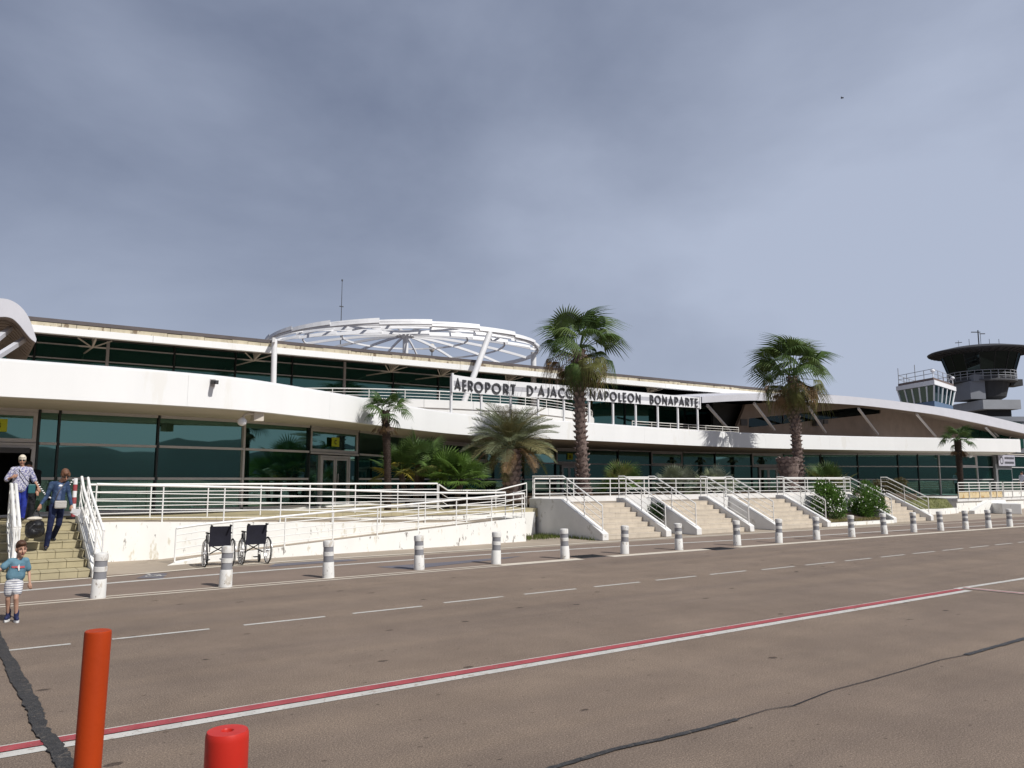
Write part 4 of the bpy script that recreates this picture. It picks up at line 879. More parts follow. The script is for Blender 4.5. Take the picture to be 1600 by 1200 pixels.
# ------------------------------------------------------------------ right terrace with its flights of steps
PR = 1.10; YF = 18.5; YT = 20.5
rt = thing('planted_terrace', 'raised terrace on the right with a planting bed of palms behind railings', 'terrace', (26, 22, 0))
def xs(u, v=840, Y=YF): return xat(u, Y, v)
XR0 = 16.58
mb = MB(); mb.bb(XR0 + .22, 37.2, YT + .02, 22.25, -.05, PR); obj('walkway', mb, PATH, rt)
mb = MB(); mb.bb(XR0 + .225, 37.2, 22.26, 22.42, 0, PR + .20); obj('bed_kerb', mb, CHEEK, rt)
bx = [16.6, 20, 24, 29, 35, 40, 44]
mb = MB(); mb.prism([(x, 22.43) for x in bx] + [(x, glass_y(x) + .2 if x > 20 else 27.5) for x in bx[::-1]], .3, PR + .03); obj('planting_bed', mb, SOIL, rt)
stairs = [  # left cheek x, right cheek x, ordinal text
    (16.58, xs(1037, 838), 'first'), (xs(1085, 836), xs(1168, 831), 'second'), (xs(1207, 826), xs(1289, 822), 'third'), (xs(1393, 818), xs(1451, 814), 'fourth')]
CW = .26
desc = ['nearest flight of pale stone steps up to the planted terrace, right of the ramp', 'second flight of pale stone steps, between the yellowed side walls', 'third flight of pale stone steps, left of the flowering bushes', 'farthest flight of pale stone steps, right of the flowering bushes']
for i, (xa, xb, nm) in enumerate(stairs):
    t = thing('stone_staircase', desc[i], 'stairs', ((xa + xb) / 2, YF, 0), 'flights of steps up to the planted terrace')
    nR = 7; rr = PR / nR; tr = (YT - YF - .02) / nR
    for k in range(nR):
        y0 = YF + .12 + tr * k; mb = MB(); mb.bb(xa + CW + .002, xb - .002, y0, y0 + tr + .02 if k < nR - 1 else YT + .015, (rr * k - .06), rr * (k + 1) - .035)
        sN = obj('step', mb, JOINT, t); nt_ = max(5, round((xb - xa - CW) / .5)); wd = (xb - xa - CW - .01) / nt_
        for q in range(nt_):
            x0 = xa + CW + .005 + wd * q; mb = MB(); mb.bb(x0 + .003, x0 + wd - .003, y0 - .016 + random.uniform(-.003, .003), y0 + tr + .005, rr * (k + 1) - .034, rr * (k + 1)); obj('tread_slab', mb, TILE2, sN)
            mb = MB(); mb.bb(x0 + .003, x0 + wd - .003, y0 - .012, y0 - .001, rr * k + .003, rr * (k + 1) - .036); obj('riser_slab', mb, TILE2, sN)
    for j, xx in enumerate((xa, xb)):
        back = 22.25 if (i == 0 and j == 0) else YT + .3
        mb = MB(); mb.profx([(YF - .12, 0), (YF - .12, .22), (YF + .08, .33), (YT - .02, PR + .16), (back, PR + .16), (back, 0)], xx, xx + CW)
        obj('side_wall', mb, CHEEK, t, bevel=.02)
        dsc = {0: 'left', 1: 'right'}[j]
        pts = [(xx + CW / 2, YF + .02, .30), (xx + CW / 2, YT - .02, PR + .15)]
        if i == 0 and j == 0: pts.append((xx + CW / 2, 22.2, PR + .15))
        else: pts.append((xx + CW / 2, YT + .28, PR + .15))
        railing('%s handrail of the %s flight of pale steps from the ramp' % (dsc, nm), pts, h=.78, mids=3, sp=.95, rt=.026, low=.14, group='handrails of the stone steps')
# front walls between the flights
for a, b in ((stairs[0][1] + CW, stairs[1][0]), (stairs[1][1] + CW, stairs[2][0]), (stairs[2][1] + CW, stairs[3][0])):
    mb = MB(); mb.bb(a + .004, b - .004, YT + .005, YT + .2, 0, PR + .12); obj('front_wall', mb, CHEEK, rt)
    nm = {0: 'first', 1: 'second', 2: 'third'}[[stairs[0][1] + CW, stairs[1][1] + CW, stairs[2][1] + CW].index(a)]
    railing('white railing on the front wall in the %s gap between stone steps' % nm, [(a + .05, YT + .1, PR + .12), (b - .05, YT + .1, PR + .12)], h=.78, mids=3, sp=1.4, rt=.024, low=.14)
railing('long white railing in front of the palm bed on the planted terrace', [(XR0 + .3, 22.34, PR + .19), (24, 22.34, PR + .19), (37.2, 22.34, PR + .19)], h=.66, mids=3, sp=1.9, rt=.026, low=.12, pr=.022)
# oleander bed with a white kerb between third and fourth flights
xa, xb = stairs[2][1] + CW, stairs[3][0]
bed = thing('bush_bed', 'earth bed with a low white kerb between the third and fourth flights of steps', 'planter', ((xa + xb) / 2, 19.2, 0))
mb = MB(); mb.prism([(xa + .01, YF + .02), (xb - .01, YF - .12), (xb - .01, YF + .02), (xa + .01, YF + .16)], 0, .14); obj('kerb', mb, WALL, bed)
mb = MB(); mb.prism([(xa + .01, YF + .165), (xb - .01, YF + .03), (xb - .01, YT), (xa + .01, YT)], 0, [.12, .12, .45, .45]); obj('bed_soil', mb, SOIL, bed)
# grassy slope at the right with its white kerb wall
LAWN = mat('lawn_soil', (0.13, 0.135, 0.05), 0.95, 0.3, 2.5, .4, 30)
lx0 = stairs[3][1] + CW + .02; k0 = atz(1470, 806); k1 = atz(1500, 804.5); k2 = atz(1524, 802.5)
kp = smooth([(lx0, 18.75, 0), (k0.x, k0.y + .9, 0), (k1.x, k1.y + .8, 0), (k2.x, k2.y + .9, 0)], 5)
kw = thing('kerb_wall', 'low curved white wall edging the grass slope at the right', 'wall', (kp[5].x, kp[5].y, 0))
mb = MB(); mb.wallpath([p.xy for p in kp], -.02, .30, .25); obj('wall_body', mb, WALL, kw)
mb = MB(); zl_ = zat(xat(1496, 22.5, 770), 22.5, 779) - .01; n = 16; kk = resample([p + Vector((0, .25, 0)) for p in kp], n); vs = []
for p in kk: vs += [(p.x, p.y, .27), (p.x, 22.35, zl_), (p.x + 3, 26.0, max(zl_, .70)), (p.x + 8, 29, max(zl_, .73))]
mb.add(vs, [(4 * i + k, 4 * i + 4 + k, 4 * i + 5 + k, 4 * i + 1 + k) for i in range(n) for k in range(3)])
lawn = obj('lawn', mb, LAWN, kind='structure', centre=False)
sw = thing('ramp_wall', 'white peeling ramp wall sloping up right of the grass slope', 'wall', (k2.x, k2.y, 0))
a = atz(1523, 803); b = atz(1547, 802); c = atz(1573, 801); za = zat(b.x, b.y, 782); 
dd = Vector((0, .3, 0))
mb = MB(); P = [a, b, c]; mb.prism([a, b, c, c + dd, b + dd, a + dd], 0, [.18, za, za, za, za, .18]); obj('wall_body', mb, mat('peeling_render', (.80, .79, .75), .8, .06, 2, col3=(.25, .23, .21), thr3=.62, scale3=3.0, stretch=(1.6, 1.6, .35)), sw)
bk_ = thing('concrete_block', 'square white concrete block at the right edge behind the last bollards', 'block', (atz(1580, 803).x, atz(1580, 803).y, 0))
a = atz(1566, 803); b = atz(1597, 803.5); z = zat(b.x, b.y, 787); mb = MB(); mb.prism([a, b, b + Vector((1.9, 1.2, 0)), a + Vector((1.2, 1.5, 0))], 0, z); obj('block_body', mb, CHEEK, bk_, bevel=.03)
# the far right railing with cream panels below
Yr = 22.5; xr = [xat(u, Yr, 770) for u in (1496, 1546, 1566, 1700)]; zr = zat(xr[0], Yr, 779)
fb = thing('side_platform', 'raised platform with cream lower panels at the right edge', 'terrace', (xr[1], Yr, 0))
mb = MB(); mb.bb(xr[0], xr[3], Yr + .02, Yr + 6, zr - .18, zr); obj('platform_slab', mb, CHEEK, fb)
mb = MB(); mb.bb(xr[0] + .02, xr[3], Yr + .10, Yr + 5.9, 0, zr - .182); obj('platform_wall', mb, WALL, fb)
CREAM = mat('cream_panel', (.62, .50, .30), .7, .15, 3, col2=(.45, .28, .10), thr=.56)
for a, b, m in ((xr[0], xr[1] - .1, CREAM), (xr[1] + .1, xr[2] - .1, CREAM), (xr[2] + .1, xr[3], WALL)):
    mb = MB(); mb.bb(a, b, Yr - .03, Yr + .0, zr + .02, zr + .42); obj('panel', mb, m, fb)
zt_ = zat(xr[1], Yr, 754) - zr
railing('white railing above the cream panels at the right edge', [(xr[0], Yr - .06, zr), (xr[1] - .08, Yr - .06, zr)], h=zt_, mids=3, sp=1.6, rt=.03, low=.42, rm=.02, pr=.025)
railing('short white gate railing between the cream panels', [(xr[1] + .08, Yr - .06, zr), (xr[2] - .08, Yr - .06, zr)], h=zt_, mids=3, sp=.8, rt=.03, low=.42, rm=.02, pr=.025)
railing('white railing running out of the right edge above white panel', [(xr[2] + .08, Yr - .06, zr), (xr[3], Yr - .06, zr)], h=zt_, mids=3, sp=1.3, rt=.03, low=.42, rm=.02, pr=.025)

# ------------------------------------------------------------------ bollards
BW = mat('bollard_white', (0.66, 0.65, 0.62), 0.55, 0.05, 6, col3=(0.24, 0.20, 0.16), thr3=0.60, scale3=18, col2=(.50, .46, .40), thr=.56, stretch=(1, 1, .5))
BG = mat('bollard_band', (0.24, 0.24, 0.255), 0.35, 0.08, 12)
BP = [(153, 937), (352, 920), (513, 906), (655, 893), (775, 884), (883, 876), (976, 868), (1061, 862), (1152, 855), (1217, 851), (1276, 846), (1331, 842), (1382, 837.5), (1428, 834.5), (1470, 832), (1509, 830), (1545, 828), (1578, 826)]
b0 = thing('bollard', '', 'bollard', (0, 0, 0), 'white bollards along the pavement edge')
mb = MB(); mb.lathe([(.118, 0), (.115, .02), (.107, .30), (.104, .305)], n=24); obj('base_sleeve', mb, BW, b0, smooth_=True)
mb = MB(); mb.lathe([(.099, .30), (.097, .425)], n=24); obj('grey_band', mb, BG, b0, smooth_=True)
mb = MB(); mb.lathe([(.103, .424), (.103, .50), (.098, .505)], n=24); obj('white_collar', mb, BW, b0, smooth_=True)
mb = MB(); mb.lathe([(.099, .50), (.098, .60)], n=24); obj('grey_band', mb, BG, b0, smooth_=True)
mb = MB(); mb.lathe([(.106, .60), (.108, .69), (.10, .712), (.06, .722), (0.0, .725)], n=24); obj('cap', mb, BW, b0, smooth_=True)
blab = ['at the foot of the left entrance stairs', 'in front of the left wheelchair', 'third from the left, right of the wheelchairs', 'fourth from the left, before the ramp wall', 'fifth from the left, before the ramp end', 'before the first drain grate', 'before the nearest flight of stone steps', 'between the nearest and second flights of stone steps', 'right of the second drain grate', 'before the third flight of stone steps', 'at the right side wall of the third flight', 'before the left flowering bush', 'before the right flowering bush', 'before the farthest flight of stone steps', 'fourth from the right end of the row', 'third from the right end of the row', 'last but one at the right end of the row', 'last at the right end of the row']
for i, (u, v) in enumerate(BP):
    p = atz(u, v - 3); lb = 'white bollard with two grey bands, ' + blab[i]
    o = b0 if i == 0 else dup(b0, (p.x, p.y, 0), random.uniform(0, 6), lb)
    if i == 0: o.location = (p.x, p.y, 0); o['label'] = lb
    o.rotation_euler = (R(random.uniform(-2.4, 2.4)), R(random.uniform(-2.4, 2.4)), random.uniform(0, 6)); 
# ------------------------------------------------------------------ orange and red plastic posts close to the camera
ORG = mat('orange_plastic', (0.37, 0.040, 0.004), 0.55, 0.12, 2.2, 0.06, 40, spec=.22, col2=(.30, .034, .006), thr=.60, col3=(.22, .05, .02), thr3=.66, scale3=22)
REDP = mat('red_plastic', (0.50, 0.022, 0.012), 0.42, 0.10, 4, 0.02, 30, col3=(.38, .04, .03), thr3=.68, scale3=20)
def at_depth(u, v, dep):
    d = ray(u, v); f = d.x * math.sin(YAW) + d.y * math.cos(YAW); t = dep / f; return Vector((d.x * t, d.y * t, EYE + d.z * t))
top = at_depth(153.5, 985, 3.85); bot = at_depth(136.5, 1200, 3.85); ax = (top - bot).normalized(); g0 = bot - ax * (bot.z / ax.z); rad = .060
t = thing('orange_post', 'tall smooth orange plastic post standing close to the camera', 'post', tuple(g0))
Lh = (top - g0).length; mb = MB(); nseg = 10
def slant(prof, n=32):
    m_ = MB(); m_.lathe(prof, n=n); q = Vector((0, 0, 1)).rotation_difference(ax); m_.v = [tuple(g0 + q @ Vector(v)) for v in m_.v]; return m_
mb = slant([(rad * 1.01, 0), (rad, Lh * .3), (rad, Lh - .012), (rad * .97, Lh - .003), (rad * .9, Lh), (rad * .3, Lh - .004), (0, Lh - .004)]); obj('tube', mb, ORG, t, smooth_=True)
mb = slant([(rad * 2.1, 0), (rad * 2.1, .02), (rad * 1.8, .04), (rad * 1.02, .05)]); obj('foot', mb, BLACK, t, smooth_=True)
top = at_depth(355.5, 1141, 2.35); g0 = Vector((top.x, top.y, 0)); t = thing('red_post', 'short thick red plastic post with a hole in its top close to the camera', 'post', tuple(g0)); r2 = .0605; h = top.z
mb = MB(); mb.lathe([(r2, .05), (r2, h - .20), (r2 * .965, h - .197), (r2 * .965, h - .192), (r2, h - .188), (r2 * 1.0, h - .020), (r2 * .985, h - .008), (r2 * .93, h), (r2 * .30, h), (r2 * .26, h - .004), (r2 * .26, h - .1)], (g0.x, g0.y, 0), 40); obj('tube', mb, REDP, t, smooth_=True)
mb = MB(); mb.lathe([(r2 * 1.004, h - .165), (r2 * 1.004, h - .135)], (g0.x, g0.y, 0), 40); obj('seam', mb, REDP, t, smooth_=True)
mb = MB(); mb.lathe([(.11, 0), (.11, .02), (.09, .05), (r2 * .9, .055)], (g0.x, g0.y, 0), 32); obj('foot', mb, BLACK, t, smooth_=True)
mb = MB(); mb.lathe([(r2 * 1.006, h - .30), (r2 * 1.006, h - .205)], (g0.x, g0.y, 0), 40); obj('reflective_band', mb, SIGNW, t, smooth_=True)

# ------------------------------------------------------------------ wheelchairs
CHROME = mat('chair_steel', (.45, .45, .46), .3, .05, 8, metal=.6); FAB = mat('navy_fabric', (.012, .012, .022), .75, .2, 5, .2, 60); RUB = mat('rubber', (.02, .02, .02), .7, .2, 20)
def wheel(t, x, r, name='wheel'):
    """drive wheel in the y,z plane at x"""
    w_ = MB(); w_.tube([(x, r * math.cos(2 * PI * k / 36), r + r * math.sin(2 * PI * k / 36)) for k in range(36)], .014, 8, closed=True); wh = obj('tyre', w_, RUB, t, smooth_=True)
    m_ = MB(); m_.tube([(x, (r - .022) * math.cos(2 * PI * k / 36), r + (r - .022) * math.sin(2 * PI * k / 36)) for k in range(36)], .009, 6, closed=True); obj('rim', m_, CHROME, wh, smooth_=True)
    m_ = MB()
    for k in range(24):
        a = 2 * PI * k / 24; m_.bar((x + (.02 if k % 2 else -.02), .02 * math.cos(a), r + .02 * math.sin(a)), (x, (r - .025) * math.cos(a), r + (r - .025) * math.sin(a)), .003)
    obj('spokes', m_, CHROME, wh)['kind'] = 'stuff'
    s = 1 if x > 0 else -1
    m_ = MB(); m_.tube([(x + s * .035, (r - .035) * math.cos(2 * PI * k / 36), r + (r - .035) * math.sin(2 * PI * k / 36)) for k in range(36)], .008, 6, closed=True); obj('hand_rim', m_, CHROME, wh, smooth_=True)
    m_ = MB(); m_.tube([(x - .04, 0, r), (x + .04, 0, r)], .025, 10); obj('hub', m_, CHROME, wh, smooth_=True)
def wheelchair(label, loc, rz):
    t = thing('wheelchair', label, 'wheelchair', (0, 0, 0), 'wheelchairs parked by the ramp wall'); r = .295
    # chair looks along +y; back of the chair at y = -0.02
    for x in (-.285, .285): wheel(t, x, r)
    for x in (-.2, .2):
        mb = MB(); mb.tube([(x, -.02, .32), (x, -.05, .62), (x, -.09, .88), (x, -.12, .90), (x, -.22, .90)], .013, 8); obj('back_tube', mb, CHROME, t, smooth_=True)
        mb = MB(); mb.tube([(x, -.12, .90), (x, -.25, .897)], .02, 8); obj('push_handle', mb, RUB, t, smooth_=True)
        mb = MB(); mb.tube([(x, -.03, .50), (x, .38, .52), (x, .44, .48), (x, .48, .14)], .013, 8); obj('side_frame', mb, CHROME, t, smooth_=True)
        mb = MB(); mb.tube([(x, -.02, .26), (x, .42, .28)], .013, 8); obj('lower_frame', mb, CHROME, t, smooth_=True)
        xx = x * 1.18
        mb = MB(); mb.tube([(xx, -.02, .50), (xx, -.02, .66), (xx, .03, .70), (xx, .25, .70), (xx, .29, .66), (xx, .29, .5)], .011, 8); obj('arm_frame', mb, CHROME, t, smooth_=True)
        mb = MB(); mb.bb(xx - .028, xx + .028, -.02, .27, .71, .74); obj('arm_pad', mb, RUB, t, bevel=.01)
        mb = MB(); mb.bb(xx - .006, xx + .006, .0, .28, .5, .69); obj('side_guard', mb, GREYD, t)
        # caster
        cx = x * .98; cw = MB(); cw.tube([(cx, .36 + .075 * math.cos(2 * PI * k / 20), .09 + .075 * math.sin(2 * PI * k / 20)) for k in range(20)], .018, 8, closed=True); ca = obj('caster', cw, RUB, t, smooth_=True)
        cw = MB(); cw.tube([(cx - .012, .36, .09), (cx + .012, .36, .09)], .06, 14); obj('caster_disc', cw, GREYD, ca)
        cw = MB(); cw.tube([(cx + .03, .36, .09), (cx + .03, .38, .2), (cx, .40, .23), (cx, .40, .30)], .011, 6); obj('caster_fork', cw, CHROME, ca, smooth_=True)
        mb = MB(); mb.bb(x * .9 - .07, x * .9 + .07, .45, .60, .10, .115); obj('foot_plate', mb, RUB, t)
        mb = MB(); mb.bar((x * 1.25, .18, .56), (x * 1.25, .22, .66), .018); obj('brake_lever', mb, RUB, t)
    # back sling: slightly sagging sheet with thickness and a rolled top edge
    mb = MB(); n = 8; vs = []; fs = []
    for side in (0, 1):
        for j in range(7):
            for i in range(n + 1):
                u_ = i / n; z = .44 + .44 * j / 6; y = -.035 - .06 * ((z - .44) / .44) + .03 * math.sin(PI * u_) * (1 - .4 * abs(j - 3) / 3) + (-.02 if side == 0 else 0); vs.append((-.225 + .45 * u_, y - .004, z))
    q = (n + 1) * 7
    for j in range(6):
        for i in range(n):
            a = j * (n + 1) + i; fs += [(a, a + 1, a + n + 2, a + n + 1), (q + a, q + a + n + 1, q + a + n + 2, q + a + 1)]
    for i in range(n): a = 6 * (n + 1) + i; fs += [(i, q + i, q + i + 1, i + 1), (a, a + 1, q + a + 1, q + a)]
    for j in range(6): a = j * (n + 1); b = a + n; fs += [(a, a + n + 1, q + a + n + 1, q + a), (b, q + b, q + b + n + 1, b + n + 1)]
    mb.add(vs, fs); obj('back_sling', mb, FAB, t, smooth_=True)
    mb = MB(); mb.bb(-.2, .2, .0, .40, .475, .51); obj('seat', mb, FAB, t, bevel=.012)
    mb = MB(); mb.bar((-.2, .12, .47), (.2, .12, .25), .022); mb.bar((.2, .15, .47), (-.2, .15, .25), .022); obj('cross_brace', mb, RUB, t)
    t.location = loc; t.rotation_euler = (0, 0, rz); WL[t] = Vector(loc); return t
a = atz(341, 885); b = atz(396, 881)
wheelchair('navy wheelchair on the left of the pair, half hidden by a bollard', (a.x, a.y, 0), R(-6))
wheelchair('navy wheelchair on the right of the pair, beside the ramp wall', (b.x + .02, b.y, 0), R(-3))

# ------------------------------------------------------------------ vegetation
def leafmat(name, c, var=.35, rough=.55, scale=2.5, trans=0.25):
    m = mat(name, c, rough, var, scale, spec=.3)
    n = m.node_tree.nodes; l = m.node_tree.links; b = n['Principled BSDF']; o = n['Material Output']
    tl = n.new('ShaderNodeBsdfTranslucent'); ms = n.new('ShaderNodeMixShader'); ms.inputs['Fac'].default_value = trans
    l.new(b.inputs['Base Color'].links[0].from_socket, tl.inputs['Color']); l.new(b.outputs[0], ms.inputs[1]); l.new(tl.outputs[0], ms.inputs[2]); l.new(ms.outputs[0], o.inputs['Surface']); return m
LG = leafmat('palm_green', (.075, .125, .032)); LO = leafmat('palm_olive', (.12, .125, .035)); LB = leafmat('palm_dead', (.21, .13, .06), trans=.1); LBD = leafmat('palm_dead_dark', (.085, .05, .025), trans=.05)
LY = leafmat('palm_yellow', (.28, .24, .04)); LBLUE = leafmat('palm_blue', (.19, .215, .12)); LBR = leafmat('palm_bright', (.10, .175, .032)); LBR2 = leafmat('palm_light', (.10, .145, .04)); LDK = leafmat('palm_deep', (.05, .095, .022))
BARK = mat('palm_bark', (.15, .11, .095), .95, .35, 9, .8, 40, col2=(.2, .155, .13), thr=.58); BARK2 = mat('palm_boot', (.27, .205, .185), .95, .35, 8, .6, 50, col2=(.09, .06, .05), thr=.60); BARKD = mat('palm_bark_dark', (.055, .038, .03), .95, .35, 10, .8, 60)
def fan(seg, rad, spread, pet, droop, fold=.35, jag=.12, stalk=.016, merge=.5, tipdroop=.0, rnd=None):
    """fan frond: stalk along +x, blade of folded segments around its end"""
    rnd = rnd or random; mb = MB(); sag = droop * .25
    mb.tube([(0, 0, 0), (pet * .5, 0, -sag * pet * .12), (pet, 0, -sag * pet * .45)], [stalk, stalk * .8, stalk * .6], 4)
    o = Vector((pet, 0, -sag * pet * .45))
    for i in range(seg):
        a = -spread / 2 + spread * (i + .5) / seg; L_ = rad * (1 - .32 * abs(a / (spread / 2)) ** 2.2) * rnd.uniform(1 - jag, 1); hw = spread / seg / 2
        def P(r, da, dz=0):
            th = a + da; dr = droop * (r / rad) ** 2 * rad; ex = tipdroop * max(0, r / rad - merge) ** 1.5 * rad * 1.6
            return o + Vector((r * math.cos(th) * (1 - .12 * droop * r / rad), r * math.sin(th), -dr - ex + dz - .10 * rad * abs(math.sin(a)) ** 1.5 * .6))
        r1 = rad * merge; zf = hw * r1 * fold
        vs = [P(.02, 0), P(r1, -hw), P(r1, 0, zf), P(r1, hw)]
        r2 = (r1 + L_) / 2; w2 = hw * .55 * r1 / r2 * 1.25
        vs += [P(r2, -w2), P(r2, 0, zf * .6), P(r2, w2), P(L_, rnd.uniform(-.02, .02))]
        mb.add(vs, [(0, 1, 2), (0, 2, 3), (1, 4, 5, 2), (2, 5, 6, 3), (4, 7, 5), (5, 7, 6)])
    return mb
def feather(L_, n, leaf, arch, tw=.035, stiff=.6, rnd=None):
    """arching feather frond with two rows of leaflets"""
    rnd = rnd or random; mb = MB(); pts = []
    for k in range(15):
        s = k / 14; pts.append(Vector((L_ * (s - .18 * arch * s * s), 0, L_ * (.10 * s - arch * .52 * s * s))))
    mb.tube(pts, [.022 * (1 - .8 * k / 14) + .004 for k in range(15)], 4)
    for i in range(n):
        s = .2 + .8 * i / n; f = s * 14; j = min(13, int(f)); p = pts[j].lerp(pts[j + 1], f - j); t = (pts[j + 1] - pts[j]).normalized()
        l = leaf * math.sin(PI * (.18 + .78 * (i / n))) ** .6 * rnd.uniform(.8, 1.05)
        for sd in (-1, 1):
            d = (t * .75 + Vector((0, sd * .8, .42 + rnd.uniform(-.12, .12)))).normalized(); q = p + d * l * .55; e = p + d * l + Vector((0, 0, -l * (1 - stiff) * .6)); w_ = t * tw * .5
            mb.add([p - w_ * .5, p + w_ * .5, q + w_, q - w_, e], [(0, 1, 2, 3), (3, 2, 4)])
    return mb
def crown(t, meshes, n, c, elev, size=(.9, 1.1), seed=1, name='frond', twist=.5, azs=None, rad=0.1):
    """n fronds from point c; elev(k in 0..1) gives the elevation; meshes(k) picks the mesh data"""
    rn = random.Random(seed); ga = 2.399963
    for i in range(n):
        k = (i + .5) / n; az = ga * i + rn.uniform(-.25, .25); e = elev(k) + rn.uniform(-.13, .13); s = rn.uniform(*size)
        o = inst(name, meshes(k, rn), t, (c[0] + rad * math.cos(az), c[1] + rad * math.sin(az), c[2]), (rn.uniform(-twist, twist), -e, az), (s, s, s))
def trunk(t, path, rs, m, boots=None, bootm=None, n=14):
    mb = MB(); rn = random.Random(len(path) * 7 + int(rs[0] * 100)); P = smooth([tuple(p) for p in path], 6); rr = [rs[0] + (rs[-1] - rs[0]) * k / (len(P) - 1) for k in range(len(P))]
    if len(rs) == len(path): rr = [v.x for v in smooth([(r, 0, 0) for r in rs], 6)]
    rr = [r * rn.uniform(.95, 1.05) for r in rr]
    mb.tube(P, rr, n); obj('trunk', mb, m, t, smooth_=True)
    if boots:
        bh, nb_, out = boots; mb = MB(); H = P[-1].z - P[0].z; rows = max(2, int(H / bh))
        for j in range(rows + 1):
            f = j / rows * (len(P) - 1); i = min(len(P) - 2, int(f)); c = P[i].lerp(P[i + 1], f - i); r = rr[i] + (rr[i + 1] - rr[i]) * (f - i)
            for q in range(nb_):
                a = 2 * PI * (q + (.5 if j % 2 else 0)) / nb_ + rn.uniform(-.08, .08); wv = 2 * PI * r / nb_ * .52; o_ = out * rn.uniform(.6, 1.3); ra = Vector((math.cos(a), math.sin(a), 0)); ta = Vector((-ra.y, ra.x, 0))
                b0 = c + ra * (r * .97) - Vector((0, 0, bh * .55)); tip = c + ra * (r + o_) + Vector((0, 0, bh * rn.uniform(.3, .55)))
                mb.add([b0 - ta * wv * .3, b0 + ta * wv * .3, c + ra * (r + o_ * .55) + ta * wv, tip + ta * wv * .45, tip - ta * wv * .45, c + ra * (r + o_ * .55) - ta * wv, c + ra * (r * .95) + Vector((0, 0, bh * .35))], [(0, 1, 2, 5), (5, 2, 3, 4), (3, 2, 6), (4, 6, 5), (3, 6, 4)])
        obj('leaf_bases', mb, bootm or m, t)['kind'] = 'stuff'
def ms(name, mb, m): return mesh_of(name, mb, m, recalc=False)
rv = random.Random(3)
# fan fronds of the two tall palms: fresh, drooping and dead hanging
FA = [ms('fan_frond', fan(26, 1.0, R(200), .85, .10, fold=.6, merge=.50, tipdroop=1.5, stalk=.022, jag=.22, rnd=rv), LG), ms('fan_frond', fan(24, .98, R(175), .95, .16, fold=.6, merge=.46, tipdroop=2.0, stalk=.022, jag=.25, rnd=rv), LG), ms('fan_frond', fan(24, 1.0, R(190), .9, .14, fold=.6, merge=.48, tipdroop=1.8, stalk=.022, jag=.25, rnd=rv), LBR2)]
FO = [ms('fan_frond', fan(22, 1.0, R(150), .9, .3, fold=.5, merge=.42, tipdroop=2.2, jag=.3, rnd=rv), LO), ms('fan_frond', fan(22, 1.0, R(130), .9, .3, fold=.5, merge=.40, tipdroop=2.2, jag=.3, rnd=rv), LG), ms('fan_frond', fan(20, 1.0, R(115), .9, .35, merge=.35, tipdroop=1.8, jag=.35, rnd=rv), LB), ms('fan_frond', fan(20, 1.0, R(115), .85, .35, merge=.35, tipdroop=1.8, jag=.35, rnd=rv), LO)]
FD = [ms('dead_frond', fan(18, 1.15, R(75), .7, .25, jag=.45, merge=.3, tipdroop=.3, rnd=rv), LB), ms('dead_frond', fan(18, 1.2, R(60), .65, .2, jag=.45, merge=.3, rnd=rv), LBD), ms('dead_frond', fan(16, 1.0, R(90), .6, .3, jag=.5, merge=.3, rnd=rv), LB)]
def tall_palm(label, u0, u1, Y, vtop, sc, seed, rt):
    x0 = xat(u0, Y, 745); zc = zat(xat(u1, Y, vtop), Y, vtop); x1 = aty(u1, vtop, Y).x; t = thing('fan_palm', label, 'palm tree', (x0, Y, 1.1), 'tall fan palms of the planting bed')
    h = zc - 1.1; trunk(t, [(x0, Y, 1.0), (x0 + .02, Y, 1.5), (x0 + (x1 - x0) * .5 - .03, Y, 1.1 + h * .5), (x1, Y, zc - .15)], [rt * 1.55, rt * 1.2, rt, rt * 1.1], BARK, (.15, 7, .095), BARK2)
    c = (x1 - x0, 0, zc - 1.1 - .05)
    crown(t, lambda k, rn: rn.choice(FA), 22, c, lambda k: R(88 - 88 * k ** .85), (sc * .85, sc * 1.18), seed, 'fan_frond', .95)
    crown(t, lambda k, rn: rn.choice(FO + FO[2:] + FD[:1]), 22, (c[0], 0, c[2] - .2), lambda k: R(-2 - 46 * k), (sc * .82, sc * 1.0), seed + 5, 'fan_frond', .5)
    crown(t, lambda k, rn: rn.choice(FD), 34, (c[0], 0, c[2] - .35), lambda k: R(-46 - 40 * k), (sc * .65, sc * 1.02), seed + 9, 'dead_frond', .3, rad=.14)
    return t
tall_palm('tallest fan palm with shaggy trunk in front of the long name sign', 911, 904, 23.7, 543, 1.06, 4, .205)
tall_palm('tall fan palm with brown skirt in front of the grey arched canopy', 1249, 1238, 25.0, 585, 1.28, 21, .235)
# cut trunk beside the second tall palm
x = xat(1233, 23.6, 750); t = thing('palm_stump', 'thick cut palm trunk with diamond bark standing beside the second tall palm', 'palm stump', (x, 23.6, 1.1)); zt_ = zat(x, 23.6, 716)
trunk(t, [(x, 23.6, 1.0), (x, 23.6, 1.5), (x - .03, 23.6, zt_ - .25), (x - .05, 23.6, zt_)], [.36, .40, .50, .42], BARK, (.17, 11, .075), BARK2, 18)
